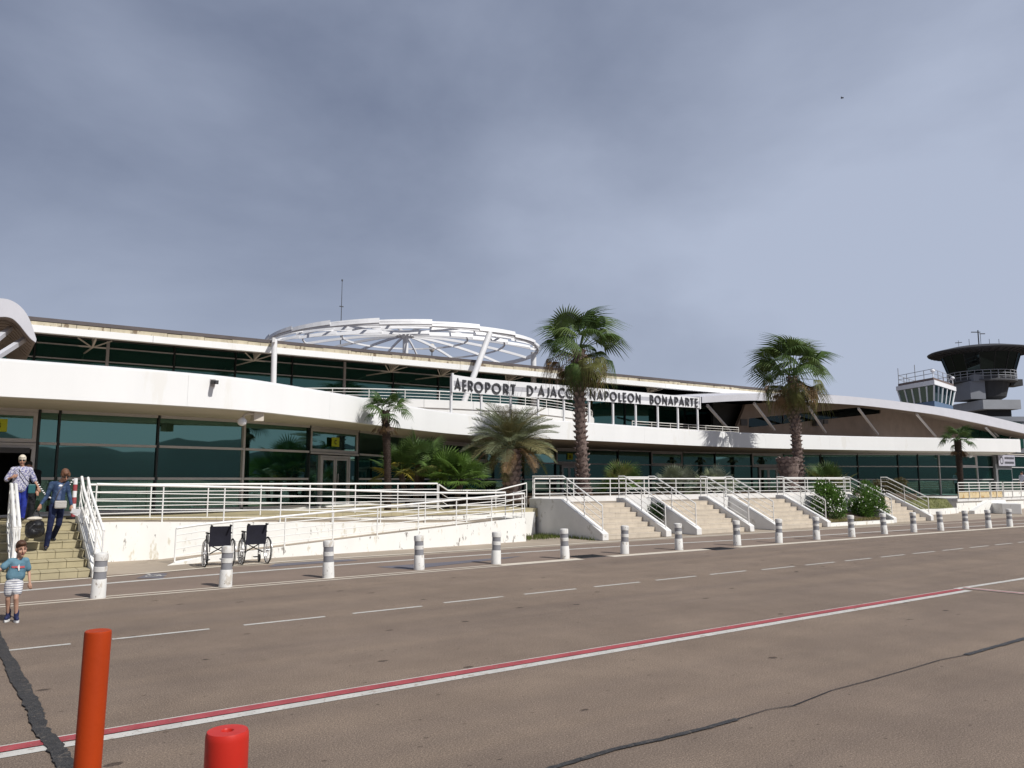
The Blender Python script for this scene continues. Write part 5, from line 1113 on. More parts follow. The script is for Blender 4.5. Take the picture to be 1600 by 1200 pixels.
# slender palms
FS_ = [ms('fan_frond', fan(18, .54, R(220), .42, .12, fold=.5, merge=.4, tipdroop=.7, stalk=.011, jag=.2, rnd=rv), LDK), ms('fan_frond', fan(16, .54, R(200), .45, .18, fold=.5, merge=.4, tipdroop=1.0, stalk=.011, jag=.2, rnd=rv), LG), ms('fan_frond', fan(16, .52, R(200), .5, .25, fold=.5, merge=.4, tipdroop=1.2, stalk=.011, jag=.2, rnd=rv), LG)]
FSD = [ms('dead_frond', fan(18, .5, R(80), .35, .2, jag=.35, stalk=.008, rnd=rv), LB), ms('dead_frond', fan(18, .5, R(100), .4, .2, jag=.35, stalk=.008, rnd=rv), LBD)]
def slender(label, u0, v0, u1, v1, Y, z0, r, sc, seed, dead=7):
    x0 = xat(u0, Y, v0); x1 = aty(u1, v1, Y).x; zc = aty(u1, v1, Y).z; t = thing('windmill_palm', label, 'palm tree', (x0, Y, z0), 'slender windmill palms')
    trunk(t, [(x0, Y, z0 - .05), (x0 + (x1 - x0) * .4 + .02, Y, z0 + (zc - z0) * .45), (x1, Y, zc - .05)], [r * .95, r * .9, r * 1.15], BARKD, (.07, 8, .03), BARKD, 10)
    c = (x1 - x0, 0, zc - z0 - .08)
    crown(t, lambda k, rn: rn.choice(FS_), 17, c, lambda k: R(82 - 98 * k), (sc * .85, sc * 1.15), seed, 'fan_frond', .5, rad=.05)
    crown(t, lambda k, rn: rn.choice(FSD), dead, (c[0], 0, c[2] - .2), lambda k: R(-48 - 30 * k), (sc * .8, sc * 1.1), seed + 3, 'dead_frond', .3, rad=.06)
slender('slender dark trunked palm in front of the left glass wall', 606, 785, 602, 640, 23.0, PL, .115, .92, 31, 9)
pz_ = atz(1503, 788, .42); slender('slender palm on the grass slope at the right', 1503, 786, 1496, 686, pz_.y, .40, .17, 1.22, 41, 6)
# feather palm with a wide grey green crown
x = xat(799, 24.0, 750); t = thing('feather_palm', 'wide grey green feather palm with thick scaly trunk left of the tallest palm', 'palm tree', (x, 24, 1.1)); zc = zat(x, 24, 700)
trunk(t, [(x, 24, .9), (x, 24, 1.6), (x, 24, zc - .1)], [.34, .33, .36], BARK, (.15, 10, .075), BARK2, 16)
FE = [ms('feather_frond', feather(2.15, 60, .62, .85, .018, .6, rv), LBLUE), ms('feather_frond', feather(2.05, 58, .6, 1.1, .018, .5, rv), LBLUE), ms('feather_frond', feather(2.1, 58, .6, 1.0, .018, .5, rv), mat('palm_blue_olive', (.21, .19, .085), .6, .3, 3))]
FED = [ms('feather_frond', feather(1.8, 54, .5, 1.2, .018, .4, rv), LO), ms('feather_frond', feather(1.7, 54, .5, 1.1, .018, .4, rv), LB)]
crown(t, lambda k, rn: rn.choice(FE), 62, (0, 0, zc - 1.1), lambda k: R(86 - 82 * k), (.84, 1.04), 51, 'feather_frond', .3)
crown(t, lambda k, rn: rn.choice(FED), 13, (0, 0, zc - 1.15), lambda k: R(4 - 24 * k), (.75, .98), 57, 'feather_frond', .3)
# low bushy fan palms
FC = [ms('fan_frond', fan(17, .62, R(215), .55, .12, fold=.5, stalk=.010, merge=.38, tipdroop=.15, rnd=rv), LBR), ms('fan_frond', fan(17, .60, R(200), .6, .18, fold=.5, stalk=.010, merge=.38, rnd=rv), LG), ms('fan_frond', fan(17, .58, R(210), .5, .15, fold=.5, stalk=.010, merge=.4, rnd=rv), LDK)]
FCY = [ms('fan_frond', fan(17, .6, R(200), .55, .3, fold=.5, stalk=.010, merge=.4, rnd=rv), LY), ms('fan_frond', fan(17, .6, R(200), .55, .3, fold=.5, stalk=.010, merge=.4, jag=.3, rnd=rv), LO)]
FCB = [ms('fan_frond', fan(17, .58, R(190), .6, .1, fold=.5, stalk=.010, merge=.36, rnd=rv), LBLUE), ms('fan_frond', fan(17, .55, R(190), .6, .15, fold=.5, stalk=.010, merge=.36, rnd=rv), mat('palm_silver', (.19, .21, .15), .6, .3, 3))]
FCO = [ms('fan_frond', fan(17, .58, R(190), .6, .1, fold=.5, stalk=.010, merge=.36, rnd=rv), LO), ms('fan_frond', fan(17, .55, R(190), .6, .15, fold=.5, stalk=.010, merge=.36, rnd=rv), LG)]
def bushy(label, u, Y, z0, hw, hh, n, pool, seed, top=88, bot=-12, sc=1.0, old=None, stems=3, grp='low bushy fan palms'):
    x = xat(u, Y, 755); t = thing('dwarf_palm', label, 'palm', (x, Y, z0), grp); rn = random.Random(seed)
    for s in range(stems):
        a = 2 * PI * s / stems + rn.uniform(0, 1); dx, dy = hw * .38 * math.cos(a), hw * .32 * math.sin(a); zt_ = hh * rn.uniform(.28, .52)
        if stems == 1: dx = dy = 0
        mb = MB(); mb.tube([(x + dx * .4, Y + dy * .4, z0 - .05), (x + dx, Y + dy, z0 + zt_)], [.09, .11], 8); obj('trunk', mb, BARKD, t, smooth_=True)
        crown(t, lambda k, r_: r_.choice(pool if (old is None or k < .72) else old), n, (dx, dy, zt_), lambda k: R(top - (top - bot) * k), (sc * .85, sc * 1.15), seed + s * 7, 'fan_frond', .6, rad=.05)
bushy('bushy green fan palm with yellowing lower fronds behind the left terrace railing', 648, 24.3, .93, 1.35, 3.4, 18, FC[1:], 61, sc=1.05, old=FCY, stems=3)
bushy('bright green bushy fan palm in front of the yellowing one', 706, 22.9, .93, 1.15, 2.0, 22, FC[:2] + FC[:1], 71, sc=1.0, stems=3)
bushy('stiff light green fan palm right of the tallest palm', 973, 24.0, 1.1, .8, .9, 18, [FCO[1], FC[0], FCO[0]], 81, top=92, bot=20, sc=1.18, stems=1)
bushy('blue grey fan palm between the first and second flights of steps', 1058, 24.0, 1.1, 1.0, .9, 17, FCB, 91, top=85, bot=2, sc=1.12, stems=2)
bushy('smaller blue grey fan palm beside the larger blue grey one', 1112, 24.0, 1.1, .8, .7, 16, FCB, 101, top=80, bot=0, sc=1.05, stems=2)
bushy('olive fan palm behind the bushes right of the cut trunk', 1292, 24.0, 1.1, 1.1, .8, 18, FCO, 111, top=86, bot=4, sc=1.35, stems=2)
# leafy bushes built of many small leaves
def leaves(name, c, r, n, ls, m, t, rn, clumps=26, thick=.45, tall=1.0):
    mb = MB(); C_ = []
    for k in range(clumps):
        a = rn.uniform(0, 2 * PI); b = math.asin(rn.uniform(-.55, 1)); q = rn.uniform(.55, .95); C_.append((Vector((r[0] * q * math.cos(a) * math.cos(b), r[1] * q * math.sin(a) * math.cos(b), r[2] * q * math.sin(b))), rn.uniform(.22, .42)))
    for i in range(n):
        cc, cr_ = rn.choice(C_); d = Vector((rn.gauss(0, 1), rn.gauss(0, 1), rn.gauss(0, 1))).normalized(); p = Vector(c) + cc + Vector((d.x * cr_ * r[0], d.y * cr_ * r[1], d.z * cr_ * r[2])) * rn.uniform(thick, 1)
        ax_ = (d + Vector((rn.uniform(-.6, .6), rn.uniform(-.6, .6), rn.uniform(-.1, .9)))).normalized(); sd = ax_.cross(Vector((rn.uniform(-1, 1), rn.uniform(-1, 1), rn.uniform(-1, 1)))).normalized() * ls * .16; l = ls * rn.uniform(.7, 1.25)
        mb.add([p, p + ax_ * l * .5 + sd, p + ax_ * l, p + ax_ * l * .5 - sd], [(0, 1, 2, 3)])
    return obj(name, mb, m, t, centre=True)
OLE = leafmat('oleander_leaf', (.085, .165, .028), .4, .45, 5); OLE2 = leafmat('dark_shrub_leaf', (.022, .05, .014), .4, .5, 6); OLB = leafmat('russet_shrub_leaf', (.10, .085, .035), .45, .5, 5)
FLO = mat('white_flower', (.8, .78, .72), .6, .05, 8)
def bush(label, u, Y, z0, r, n, m, seed, flowers=0, ls=.13, name='flowering_bush', cat='bush', grp=None):
    rn = random.Random(seed); x = xat(u, Y, 790); t = thing(name, label, cat, (x, Y, z0), grp); cz = z0 + r[2] * .62
    leaves('crown', (x, Y, cz), r, n, ls, m, t, rn)['kind'] = 'stuff'
    mb = MB(); mb.v = []
    for k in range(9):
        a = rn.uniform(0, 2 * PI); q = rn.uniform(.3, .75); mb.tube([(x, Y, z0 - .03), (x + r[0] * q * .5 * math.cos(a), Y + r[1] * q * .5 * math.sin(a), z0 + r[2] * .5), (x + r[0] * q * math.cos(a), Y + r[1] * q * math.sin(a), z0 + r[2] * 1.1)], [.025, .018, .006], 5)
    obj('stems', mb, BARKD, t)
    if flowers:
        mb = MB()
        for k in range(flowers):
            a = rn.uniform(0, 2 * PI); b = math.asin(rn.uniform(-.3, .95)); p = Vector((x + r[0] * 1.05 * math.cos(a) * math.cos(b), Y + r[1] * 1.05 * math.sin(a) * math.cos(b), cz + r[2] * 1.05 * math.sin(b)))
            for q in range(5):
                e = 2 * PI * q / 5; d = Vector((math.cos(e), math.sin(e) * .4 - .5, math.sin(e))) * .035; sd = Vector((-math.sin(e), 0, math.cos(e))) * .018; mb.add([p, p + d * .6 + sd, p + d, p + d * .6 - sd], [(0, 1, 2, 3)])
        obj('flowers', mb, FLO, t)['kind'] = 'stuff'
    return t
G_ = 'white flowering bushes between the flights of steps'
bush('left white flowering bush beside the third flight of steps', 1293, 19.75, .2, (.85, .75, 1.0), 5200, OLE, 5, 40, grp=G_)
bush('right white flowering bush beside the farthest flight of steps', 1358, 19.6, .2, (1.08, .8, .92), 6200, OLE, 9, 60, grp=G_)
bush('russet green shrub behind the farthest flight of steps', 1392, 24.5, 1.1, (1.3, .8, .55), 2600, OLB, 13, ls=.16, name='shrub')
bush('small dark shrub in the gap between the nearest stone steps', 1027, 20.1, .35, (.32, .25, .42), 700, OLE2, 17, ls=.13, name='shrub')
# dry litter and ground plants in the bed
rn = random.Random(77)
for k, (u, Y) in enumerate(((850, 23.3), (880, 23.9), (930, 23.2), (1000, 23.4), (1085, 23.2), (1140, 23.6))):
    x = xat(u, Y, 760); t = thing('fallen_fronds', 'heap of dry brown fronds on the bed ' + ('left of the tallest palm trunk', 'at the foot of the tallest palm', 'below the stiff light green fan palm', 'right of the stiff light green fan palm', 'between the two blue grey fan palms', 'right of the smaller blue grey fan palm')[k], 'dry fronds', (x, Y, 1.13), 'dry frond heaps on the planting bed')
    for q in range(6): inst('dead_frond', rn.choice(FSD), t, (rn.uniform(-.3, .3), rn.uniform(-.2, .2), .06 + .03 * q), (rn.uniform(-.3, .3), R(rn.uniform(-12, 12)), rn.uniform(0, 6)), (1.0, 1.0, 1.0))
# grass: slope at the right, tufts by the ramp end and in the bush bed
GR = leafmat('grass_blade', (.10, .125, .028), .4, .7, 2); GRD = leafmat('dry_grass_blade', (.26, .23, .09), .3, .7, 3)
def grass(name, spots, hgt, m):
    mb = MB()
    for (x, y, z) in spots:
        a = rn.uniform(0, 2 * PI); h = hgt * rn.uniform(.5, 1.2); w_ = .010; d = Vector((math.cos(a), math.sin(a), 0)); l = Vector((rn.uniform(-.5, .5), rn.uniform(-.5, .5), 0)) * h
        p = Vector((x, y, z)); mb.add([p - d * w_, p + d * w_, p + l + Vector((0, 0, h))], [(0, 1, 2)])
    o = obj(name, mb, m, kind='stuff', centre=True); return o
sp_ = []
for k in range(16000):
    i = rn.randint(0, 15); f = rn.random(); g_ = rn.random(); p = kk[i].lerp(kk[i + 1], f)
    y = p.y + .02 + g_ * 5.5; q = (y - p.y); q1 = 22.35 - p.y; z = .27 + (zl_ - .27) * q / q1 if q < q1 else zl_ + (max(zl_, .70) - zl_) * (q - q1) / 3.65; sp_.append((p.x + max(0, q - q1) * .8, y, z))
grass('lawn_grass', sp_[:10000], .10, GR); grass('dry_lawn_grass', sp_[10000:], .09, GRD)
grass('weeds', [(rn.uniform(14.55, 16.5), 20.2 + abs(rn.gauss(0, .7)) if rn.random() < .5 else 20.4 + rn.uniform(-.5, .5), 0) for k in range(900)] + [(16.5 - abs(rn.gauss(0, .08)), rn.uniform(18.6, 21.5), 0) for k in range(300)], .13, GR)
grass('bed_grass', [(rn.uniform(xa + .1, xb - .1), YF + .2 + abs(rn.gauss(0, .5)), .16) for k in range(1500)], .12, GRD)

# ------------------------------------------------------------------ control towers
def twr(u, dep): 
    d = ray(u, 740); f = d.x * math.sin(YAW) + d.y * math.cos(YAW); return Vector((d.x * dep / f, d.y * dep / f))
def tz(v, dep):
    p = twr(1545, dep); return zat(p.x, p.y, v)
TC = twr(1545, 100.0); PXM = 100 / 1209 * 1.17   # metres per pixel across the view at the tower
PXM = (twr(1555, 100) - twr(1535, 100)).length / 20 * math.cos(math.atan(745 / 1209.0))
TG = mat('tower_grey', (.034, .035, .038), .8, .12, .8); TGB = mat('tower_block', (.20, .21, .235), .8, .06, .8); TGD = mat('tower_dark', (.035, .036, .04), .7, .15, 1); TGL = mat('tower_light', (.30, .31, .33), .8, .06, 1); TBL = mat('tower_blue', (.12, .18, .28), .6, .06, 2)
tw = thing('control_tower', 'modern round control tower with dark outward leaning glass cab and wide disc roof', 'tower', (TC.x, TC.y, 0))
c3 = (TC.x, TC.y, 0); zz = lambda v: tz(v, 100)
rr_ = lambda px: px * PXM
zr_ = zz(553)
mb = MB(); mb.lathe([(rr_(62), zr_ - .35), (rr_(86), zr_ - .05), (rr_(87), zr_ + .12), (rr_(84), zr_ + .25), (rr_(52), zr_ + .75), (rr_(20), zr_ + 1.0), (0, zr_ + 1.05)], c3, 48); obj('disc_roof', mb, TGD, tw, smooth_=True)
for k in range(40):
    a = 2 * PI * k / 40; d = Vector((math.cos(a), math.sin(a), 0)); mb = MB(); mb.bar(Vector(c3) + d * rr_(66) + Vector((0, 0, zr_ - .36)), Vector(c3) + d * rr_(84) + Vector((0, 0, zr_ - .12)), .16, .06); obj('roof_fin', mb, TG, tw)
zc0, zc1 = zz(592), zr_ - .36
for k in range(16):
    a0, a1 = 2 * PI * k / 16, 2 * PI * (k + 1) / 16; r0_, r1_ = rr_(51), rr_(64); q = [(r0_, a0, zc0), (r0_, a1, zc0), (r1_, a1, zc1), (r1_, a0, zc1)]
    mb = MB(); V = [Vector((TC.x + r * math.cos(a), TC.y + r * math.sin(a), z)) for r, a, z in q]; V2 = [Vector((TC.x + (r - .06) * math.cos(a), TC.y + (r - .06) * math.sin(a), z)) for r, a, z in q]
    mb.add(V + V2, [(0, 1, 2, 3), (7, 6, 5, 4), (0, 4, 5, 1), (1, 5, 6, 2), (2, 6, 7, 3), (3, 7, 4, 0)]); obj('cab_pane', mb, GLASST, tw)
    mb = MB(); mb.bar(V[0], V[3], .10); obj('cab_mullion', mb, BLACK, tw)
mb = MB(); mb.lathe([(rr_(40), zc0), (rr_(44), zc1)], c3, 24); obj('cab_core', mb, BLACK, tw)
mb = MB(); mb.lathe([(rr_(45), zz(599.5)), (rr_(56), zz(599)), (rr_(56), zz(597)), (rr_(52), zz(596.5)), (rr_(52), zc0 + .1), (rr_(45), zc0 + .12)], c3, 40); obj('gallery', mb, mat('gallery_grey', (.09, .092, .10), .8), tw)
for z in (zz(583.5), zz(588), zz(592)):
    mb = MB(); mb.tube([(TC.x + rr_(55.5) * math.cos(2 * PI * k / 40), TC.y + rr_(55.5) * math.sin(2 * PI * k / 40), z) for k in range(40)], .05, 5, closed=True); obj('gallery_rail', mb, TGL, tw)
for k in range(28):
    a = 2 * PI * k / 28; mb = MB(); mb.bar((TC.x + rr_(55.5) * math.cos(a), TC.y + rr_(55.5) * math.sin(a), zz(597)), (TC.x + rr_(55.5) * math.cos(a), TC.y + rr_(55.5) * math.sin(a), zz(583.5)), .07); obj('gallery_post', mb, TGL, tw)
mb = MB(); mb.lathe([(rr_(44), zz(599.5)), (rr_(37), zz(622)), (rr_(30), zz(625)), (rr_(22), zz(629)), (rr_(13), zz(634)), (rr_(13), 0)], c3, 20); obj('bowl', mb, TG, tw)
dirv = Vector((math.cos(YAW), -math.sin(YAW))) # picture right in plan
fwd = Vector((math.sin(YAW), math.cos(YAW)))
dR = (twr(1555, 100) - twr(1545, 100)).normalized()
dF = Vector((-dR.y, dR.x)); dF = dF if dF.dot(TC) < 0 else -dF   # towards the camera
def tbox(name, u0, u1, v0, v1, near, deep, m, par=None):
    a = TC + dR * rr_(u0 - 1545) * 1.0 + dF * near; b = TC + dR * rr_(u1 - 1545) + dF * near; mb = MB(); mb.prism([a, b, b - dF * deep, a - dF * deep], zz(v1), zz(v0)); return obj(name, mb, m, par or tw)
tbox('stair_block', 1497, 1524, 600, 627, 3.0, 4, TGB); tbox('stair_block', 1503, 1522, 590, 600, 3.2, 3, TGB)
tbox('collar_slab', 1505, 1572, 630, 644, 4.5, 8, TGL); tbox('collar_neck', 1522, 1566, 644, 662, 3.2, 6, TG)
tbox('side_hatch', 1590, 1612, 594, 604, 1.0, 2, TGD)
m_ = (TC.x, TC.y, zr_ + 1.0); mb = MB(); mb.tube([m_, (m_[0], m_[1], zz(516))], .07, 6); mb.bar(Vector((*(TC - dR * .9), zz(519))), Vector((*(TC + dR * .3), zz(519))), .1); mb.bar(Vector((*(TC + dR * .2), zz(521.5))), Vector((*(TC + dR * .9), zz(521.5))), .1); mb.tube([(m_[0] + .6, m_[1], zr_ + 1), (m_[0] + .6, m_[1], zz(520))], .03, 5)
for du in (-18, 20, 38): q = TC + dR * rr_(du); mb.tube([(q.x, q.y, zr_ + .6), (q.x, q.y, zr_ + 2.0)], .03, 4)
obj('aerials', mb, TGD, tw)
q = TC + dR * rr_(1507 - 1545); mb = MB(); mb.bar(Vector((*(q - dR * .45), zz(535.8))), Vector((*(q + dR * .45), zz(535.0))), .08); mb.tube([(q.x, q.y, zr_ + .2), (q.x, q.y, zz(532))], .025, 4); obj('aerials', mb, TGD, tw)
# the older square cab beside it
ot = thing('old_control_room', 'older square white control room with slanted windows beside the round tower', 'tower', (*twr(1469, 86), 0))
Pn, Pl, Pr = twr(1469, 86), twr(1411, 92), twr(1501, 92.5); Pb = Pl + Pr - Pn
def zo(v): return zat(Pn.x, Pn.y, v)
def quad4(k): 
    cc = (Pn + Pb) / 2; return [cc + (p - cc) * k for p in (Pl, Pn, Pr, Pb)]
mb = MB(); mb.prism(quad4(1.06), zo(601), zo(594)); obj('cornice', mb, SIGNW, ot)
mb = MB(); mb.prism(quad4(.98), zo(594) + .01, zo(589.5)); obj('roof_kerb', mb, mat('brown_kerb', (.16, .12, .11), .8), ot)
mb = MB(); mb.prism(quad4(.90), zo(636), zo(625.5)); obj('apron', mb, TBL, ot)
mb = MB(); mb.prism(quad4(.92), zo(645), zo(636)); mb.prism(quad4(.8), 0, zo(645)); obj('base', mb, SIGNW, ot)
T4, B4 = quad4(1.0), quad4(.87); zt_, zb_ = zo(601.5), zo(625)
for i, n_ in ((0, 5), (1, 5), (2, 4), (3, 4)):
    A0, A1, B0_, B1_ = T4[i], T4[(i + 1) % 4], B4[i], B4[(i + 1) % 4]
    for k in range(n_):
        f0, f1 = k / n_, (k + 1) / n_; V = [Vector((*B0_.lerp(B1_, f0), zb_)), Vector((*B0_.lerp(B1_, f1), zb_)), Vector((*A0.lerp(A1, f1), zt_)), Vector((*A0.lerp(A1, f0), zt_))]
        cc = Vector((*((Pn + Pb) / 2), 0)); V2 = [p + (cc - Vector((p.x, p.y, 0))).normalized() * .06 for p in V]
        mb = MB(); mb.add(V + V2, [(0, 1, 2, 3), (7, 6, 5, 4), (0, 4, 5, 1), (1, 5, 6, 2), (2, 6, 7, 3), (3, 7, 4, 0)]); obj('window_pane', mb, GLASSO, ot)
        mb = MB(); mb.bar(V[0], V[3], .16); obj('window_post', mb, SIGNW, ot)
mb = MB(); mb.prism(quad4(.6), zb_, zt_); obj('core', mb, GREYD, ot)
R4 = quad4(.95)
for z in (zo(589.5) + .5, zo(589.5) + 1.0):
    mb = MB(); mb.tube([(p.x, p.y, z) for p in R4], .035, 5, closed=True); obj('roof_rail', mb, TGL, ot)
for i in range(4):
    for k in range(4): p = R4[i].lerp(R4[(i + 1) % 4], k / 4); mb = MB(); mb.bar((p.x, p.y, zo(589.6)), (p.x, p.y, zo(589.5) + 1.0 + (.9 if (i, k) in ((0, 0), (0, 2)) else 0)), .06); obj('roof_post', mb, TGL, ot)
for p in (R4[1], R4[2]): mb = MB(); mb.tube([(p.x, p.y, zo(589)), (p.x, p.y, zo(580))], .05, 5); mb.ellipsoid((p.x, p.y, zo(579)), (.25, .25, .2)); obj('roof_lamp', mb, SIGNW, ot)
# grey flat roof behind the right canopy
q = [twr(1500, 78), twr(1640, 78), twr(1660, 92), twr(1500, 92)]
fr_ = thing('side_hall', 'low grey roofed hall behind the right end of the arched canopy', 'building', (*q[0], 0)); z1 = zat(q[1].x, q[1].y, 651)
mb = MB(); mb.prism(q, 0, z1 - .5); obj('wall', mb, TGB, fr_); mb = MB(); mb.prism([q[0] - Vector((0, .3)), q[1] + Vector((.3, -.3)), q[2], q[3]], z1 - .49, z1); obj('roof', mb, TGB, fr_)
# a gull high on the right
p = at_depth(1316, 153, 60); bd = thing('bird', 'tiny dark bird gliding high in the sky on the right', 'bird', tuple(p)); mb = MB(); mb.ellipsoid(tuple(p), (.05, .14, .05), 8, 6); obj('body', mb, GREYD, bd)
for s in (-1, 1): mb = MB(); mb.add([p, p + Vector((s * .12, -.05, .06)), p + Vector((s * .22, .02, .03)), p + Vector((s * .12, .05, .055)), p + Vector((0, .06, 0))], [(0, 1, 2, 3, 4)]); mb.add([p + Vector((0, 0, -.01)), p + Vector((s * .12, -.05, .05)), p + Vector((s * .22, .02, .022)), p + Vector((s * .12, .05, .045)), p + Vector((0, .06, -.01))], [(4, 3, 2, 1, 0)]); obj('wing', mb, GREYD, bd)

# ------------------------------------------------------------------ people
SKIN = mat('skin', (.46, .27, .19), .55, .08, 10, spec=.35); SKINT = mat('skin_tanned', (.40, .22, .15), .55, .08, 10, spec=.35); LIP = mat('lip', (.33, .11, .09), .5, .05, 9)
def body_mesh(name, mb, m, parent, vox, sm=4, label=None):
    o = bpy.data.objects.new(name, mesh_of(name, mb, m)); C.objects.link(o); o.parent = parent; WL[o] = Vector((0, 0, 0))
    r = o.modifiers.new('union', 'REMESH'); r.mode = 'VOXEL'; r.voxel_size = vox; r.use_smooth_shade = True
    if sm: s_ = o.modifiers.new('relax', 'SMOOTH'); s_.factor = .5; s_.iterations = sm
    if label: o['label'] = label
    return o
def lerp(a, b, t): return Vector(a).lerp(Vector(b), t)
def hand(mb, W, d, side, s=1.0, curl=.5):
    """palm, four fingers and a thumb from wrist W along direction d"""
    d = Vector(d).normalized(); lat = d.cross(Vector((0, 1, .2))).normalized() ; nrm = lat.cross(d).normalized()
    W = Vector(W); pal = W + d * .045 * s
    for k in (-1, 0, 1): mb.cap(W + lat * .006 * k * s, W + d * .075 * s + lat * .022 * k * s, .016 * s, .014 * s, 8)
    for k, l in ((-1.5, .052), (-.5, .068), (.5, .074), (1.5, .064)):
        a = W + d * .078 * s + lat * .017 * k * s; b = a + (d + nrm * curl * .5).normalized() * l * .55 * s; c = b + (d * (1 - curl * .6) + nrm * curl).normalized() * l * .5 * s
        mb.cap(a, b, .0092 * s, .0086 * s, 8); mb.cap(b, c, .0086 * s, .0075 * s, 8)
    a = W + d * .022 * s - lat * .022 * s * side; b = a + (d * .7 - lat * .55 * side + nrm * .4).normalized() * .04 * s; c = b + (d + nrm * .35).normalized() * .032 * s
    mb.cap(a, b, .013 * s, .0105 * s, 8); mb.cap(b, c, .0105 * s, .0085 * s, 8)
def figure(label, loc, J, skin, g, top, legs, shoes, hairm, hair, vox=.0085, grp=None, face=None, rz=0.0, sx=1.0):
    """J: joint positions in metres, the figure facing -y. g: girth factors"""
    t = thing('person', label, 'person', (0, 0, 0), grp); hc = Vector(J['head']); hs = J.get('hs', 1.0); tilt = J.get('tilt', 0.0)
    RT = Matrix.Rotation(tilt, 3, 'X') @ Matrix.Rotation(J.get('turn', 0.0), 3, 'Z')
    H_ = lambda x, y, z: hc + RT @ (Vector((x, y, z)) * hs)
    mb = MB(); b = g.get('b', 1.0); a_ = g.get('a', 1.0); l_ = g.get('l', 1.0)
    mb.ellipsoid(H_(0, .012, .025), (.076 * hs, .094 * hs, .088 * hs), 16, 12, RT); mb.ellipsoid(H_(0, -.018, -.035), (.058 * hs, .066 * hs, .075 * hs), 14, 10, RT); mb.ellipsoid(H_(0, -.058, -.088), (.028 * hs, .026 * hs, .024 * hs), 10, 8, RT)
    mb.cap(H_(0, -.088, .012), H_(0, -.106, -.028), .009 * hs, .015 * hs, 8)
    for s in (-1, 1): mb.ellipsoid(H_(s * .078, .012, -.008), (.012 * hs, .02 * hs, .032 * hs), 8, 6, RT); mb.ellipsoid(H_(s * .036, -.062, -.03), (.028 * hs, .024 * hs, .026 * hs), 8, 6, RT)
    ck = Vector(J['neck']); mb.cap(ck - Vector((0, 0, .04)), H_(0, .02, -.07), .058 * b * hs, .05 * hs, 12)
    mb.cap(J['sl'], J['sr'], top['sh'] * .8, top['sh'] * .8)
    pel = (Vector(J['hl']) + Vector(J['hr'])) / 2; tr_ = top['b'][0] * .82; mb.cap(ck - Vector((0, 0, .12)), pel, tr_, tr_, 14)
    for s, q in ((-1, 'l'), (1, 'r')):
        mb.cap(J['s' + q], J['e' + q], .042 * a_, .034 * a_); mb.cap(J['e' + q], J['w' + q], .034 * a_, .023 * a_); hand(mb, J['w' + q], Vector(J['w' + q]) - Vector(J['e' + q]) if ('hd' + q) not in J else J['hd' + q], s, J.get('hand', 1.0), J.get('curl' + q, .5))
        mb.cap(J['h' + q], J['k' + q], .075 * l_, .05 * l_); mb.cap(J['k' + q], lerp(J['k' + q], J['a' + q], .35) + Vector((0, .012, 0)), .048 * l_, .05 * l_); mb.cap(lerp(J['k' + q], J['a' + q], .35) + Vector((0, .01, 0)), J['a' + q], .048 * l_, .032 * l_)
        mb.cap(J['a' + q], J['t' + q], .032 * l_, .026 * l_)
    body_mesh('body', mb, skin, t, vox, 3)
    # shirt
    mb = MB(); tb = top['b']
    mb.cap(J['sl'], J['sr'], top['sh'], top['sh'], 16)
    hem = Vector(J['hem']); mid = lerp(ck - Vector((0, 0, .08)), hem, .5)
    for dx in (-1, 0, 1):
        mb.cap(ck + Vector((dx * top['w'][0] * .55, 0, -.10)), mid + Vector((dx * top['w'][1] * .55, 0, 0)), tb[0], tb[1], 14); mb.cap(mid + Vector((dx * top['w'][1] * .55, 0, 0)), hem + Vector((dx * top['w'][2] * .55, 0, .02)), tb[1], tb[2], 14)
    for q in 'lr':
        if top['sl'] > 1:
            mb.cap(J['s' + q], J['e' + q], top['ar'], top['ar'] * .85); mb.cap(J['e' + q], lerp(J['e' + q], J['w' + q], top['sl'] - 1), top['ar'] * .85, top['ar'] * .68)
        else: mb.cap(J['s' + q], lerp(J['s' + q], J['e' + q], top['sl']), top['ar'], top['ar'] * top.get('fl', 1.1))
    body_mesh('shirt', mb, top['m'], t, vox * 1.1, 5)
    # trousers
    mb = MB(); mb.cap(lerp(J['hl'], J['hr'], .25) + Vector((0, 0, .05)), lerp(J['hl'], J['hr'], .75) + Vector((0, 0, .05)), legs['w'], legs['w'], 14); mb.cap(J['hl'], J['hr'], legs['w'] * .92, legs['w'] * .92, 14)
    for q in 'lr':
        if legs['to'] > 1: mb.cap(J['h' + q], J['k' + q], legs['r'][0], legs['r'][1], 14); mb.cap(J['k' + q], lerp(J['k' + q], J['a' + q], legs['to'] - 1), legs['r'][1], legs['r'][2], 14)
        else: mb.cap(J['h' + q], lerp(J['h' + q], J['k' + q], legs['to']), legs['r'][0], legs['r'][1], 14)
    body_mesh('trousers' if legs['to'] > 1 else 'shorts', mb, legs['m'], t, vox * 1.1, 4)
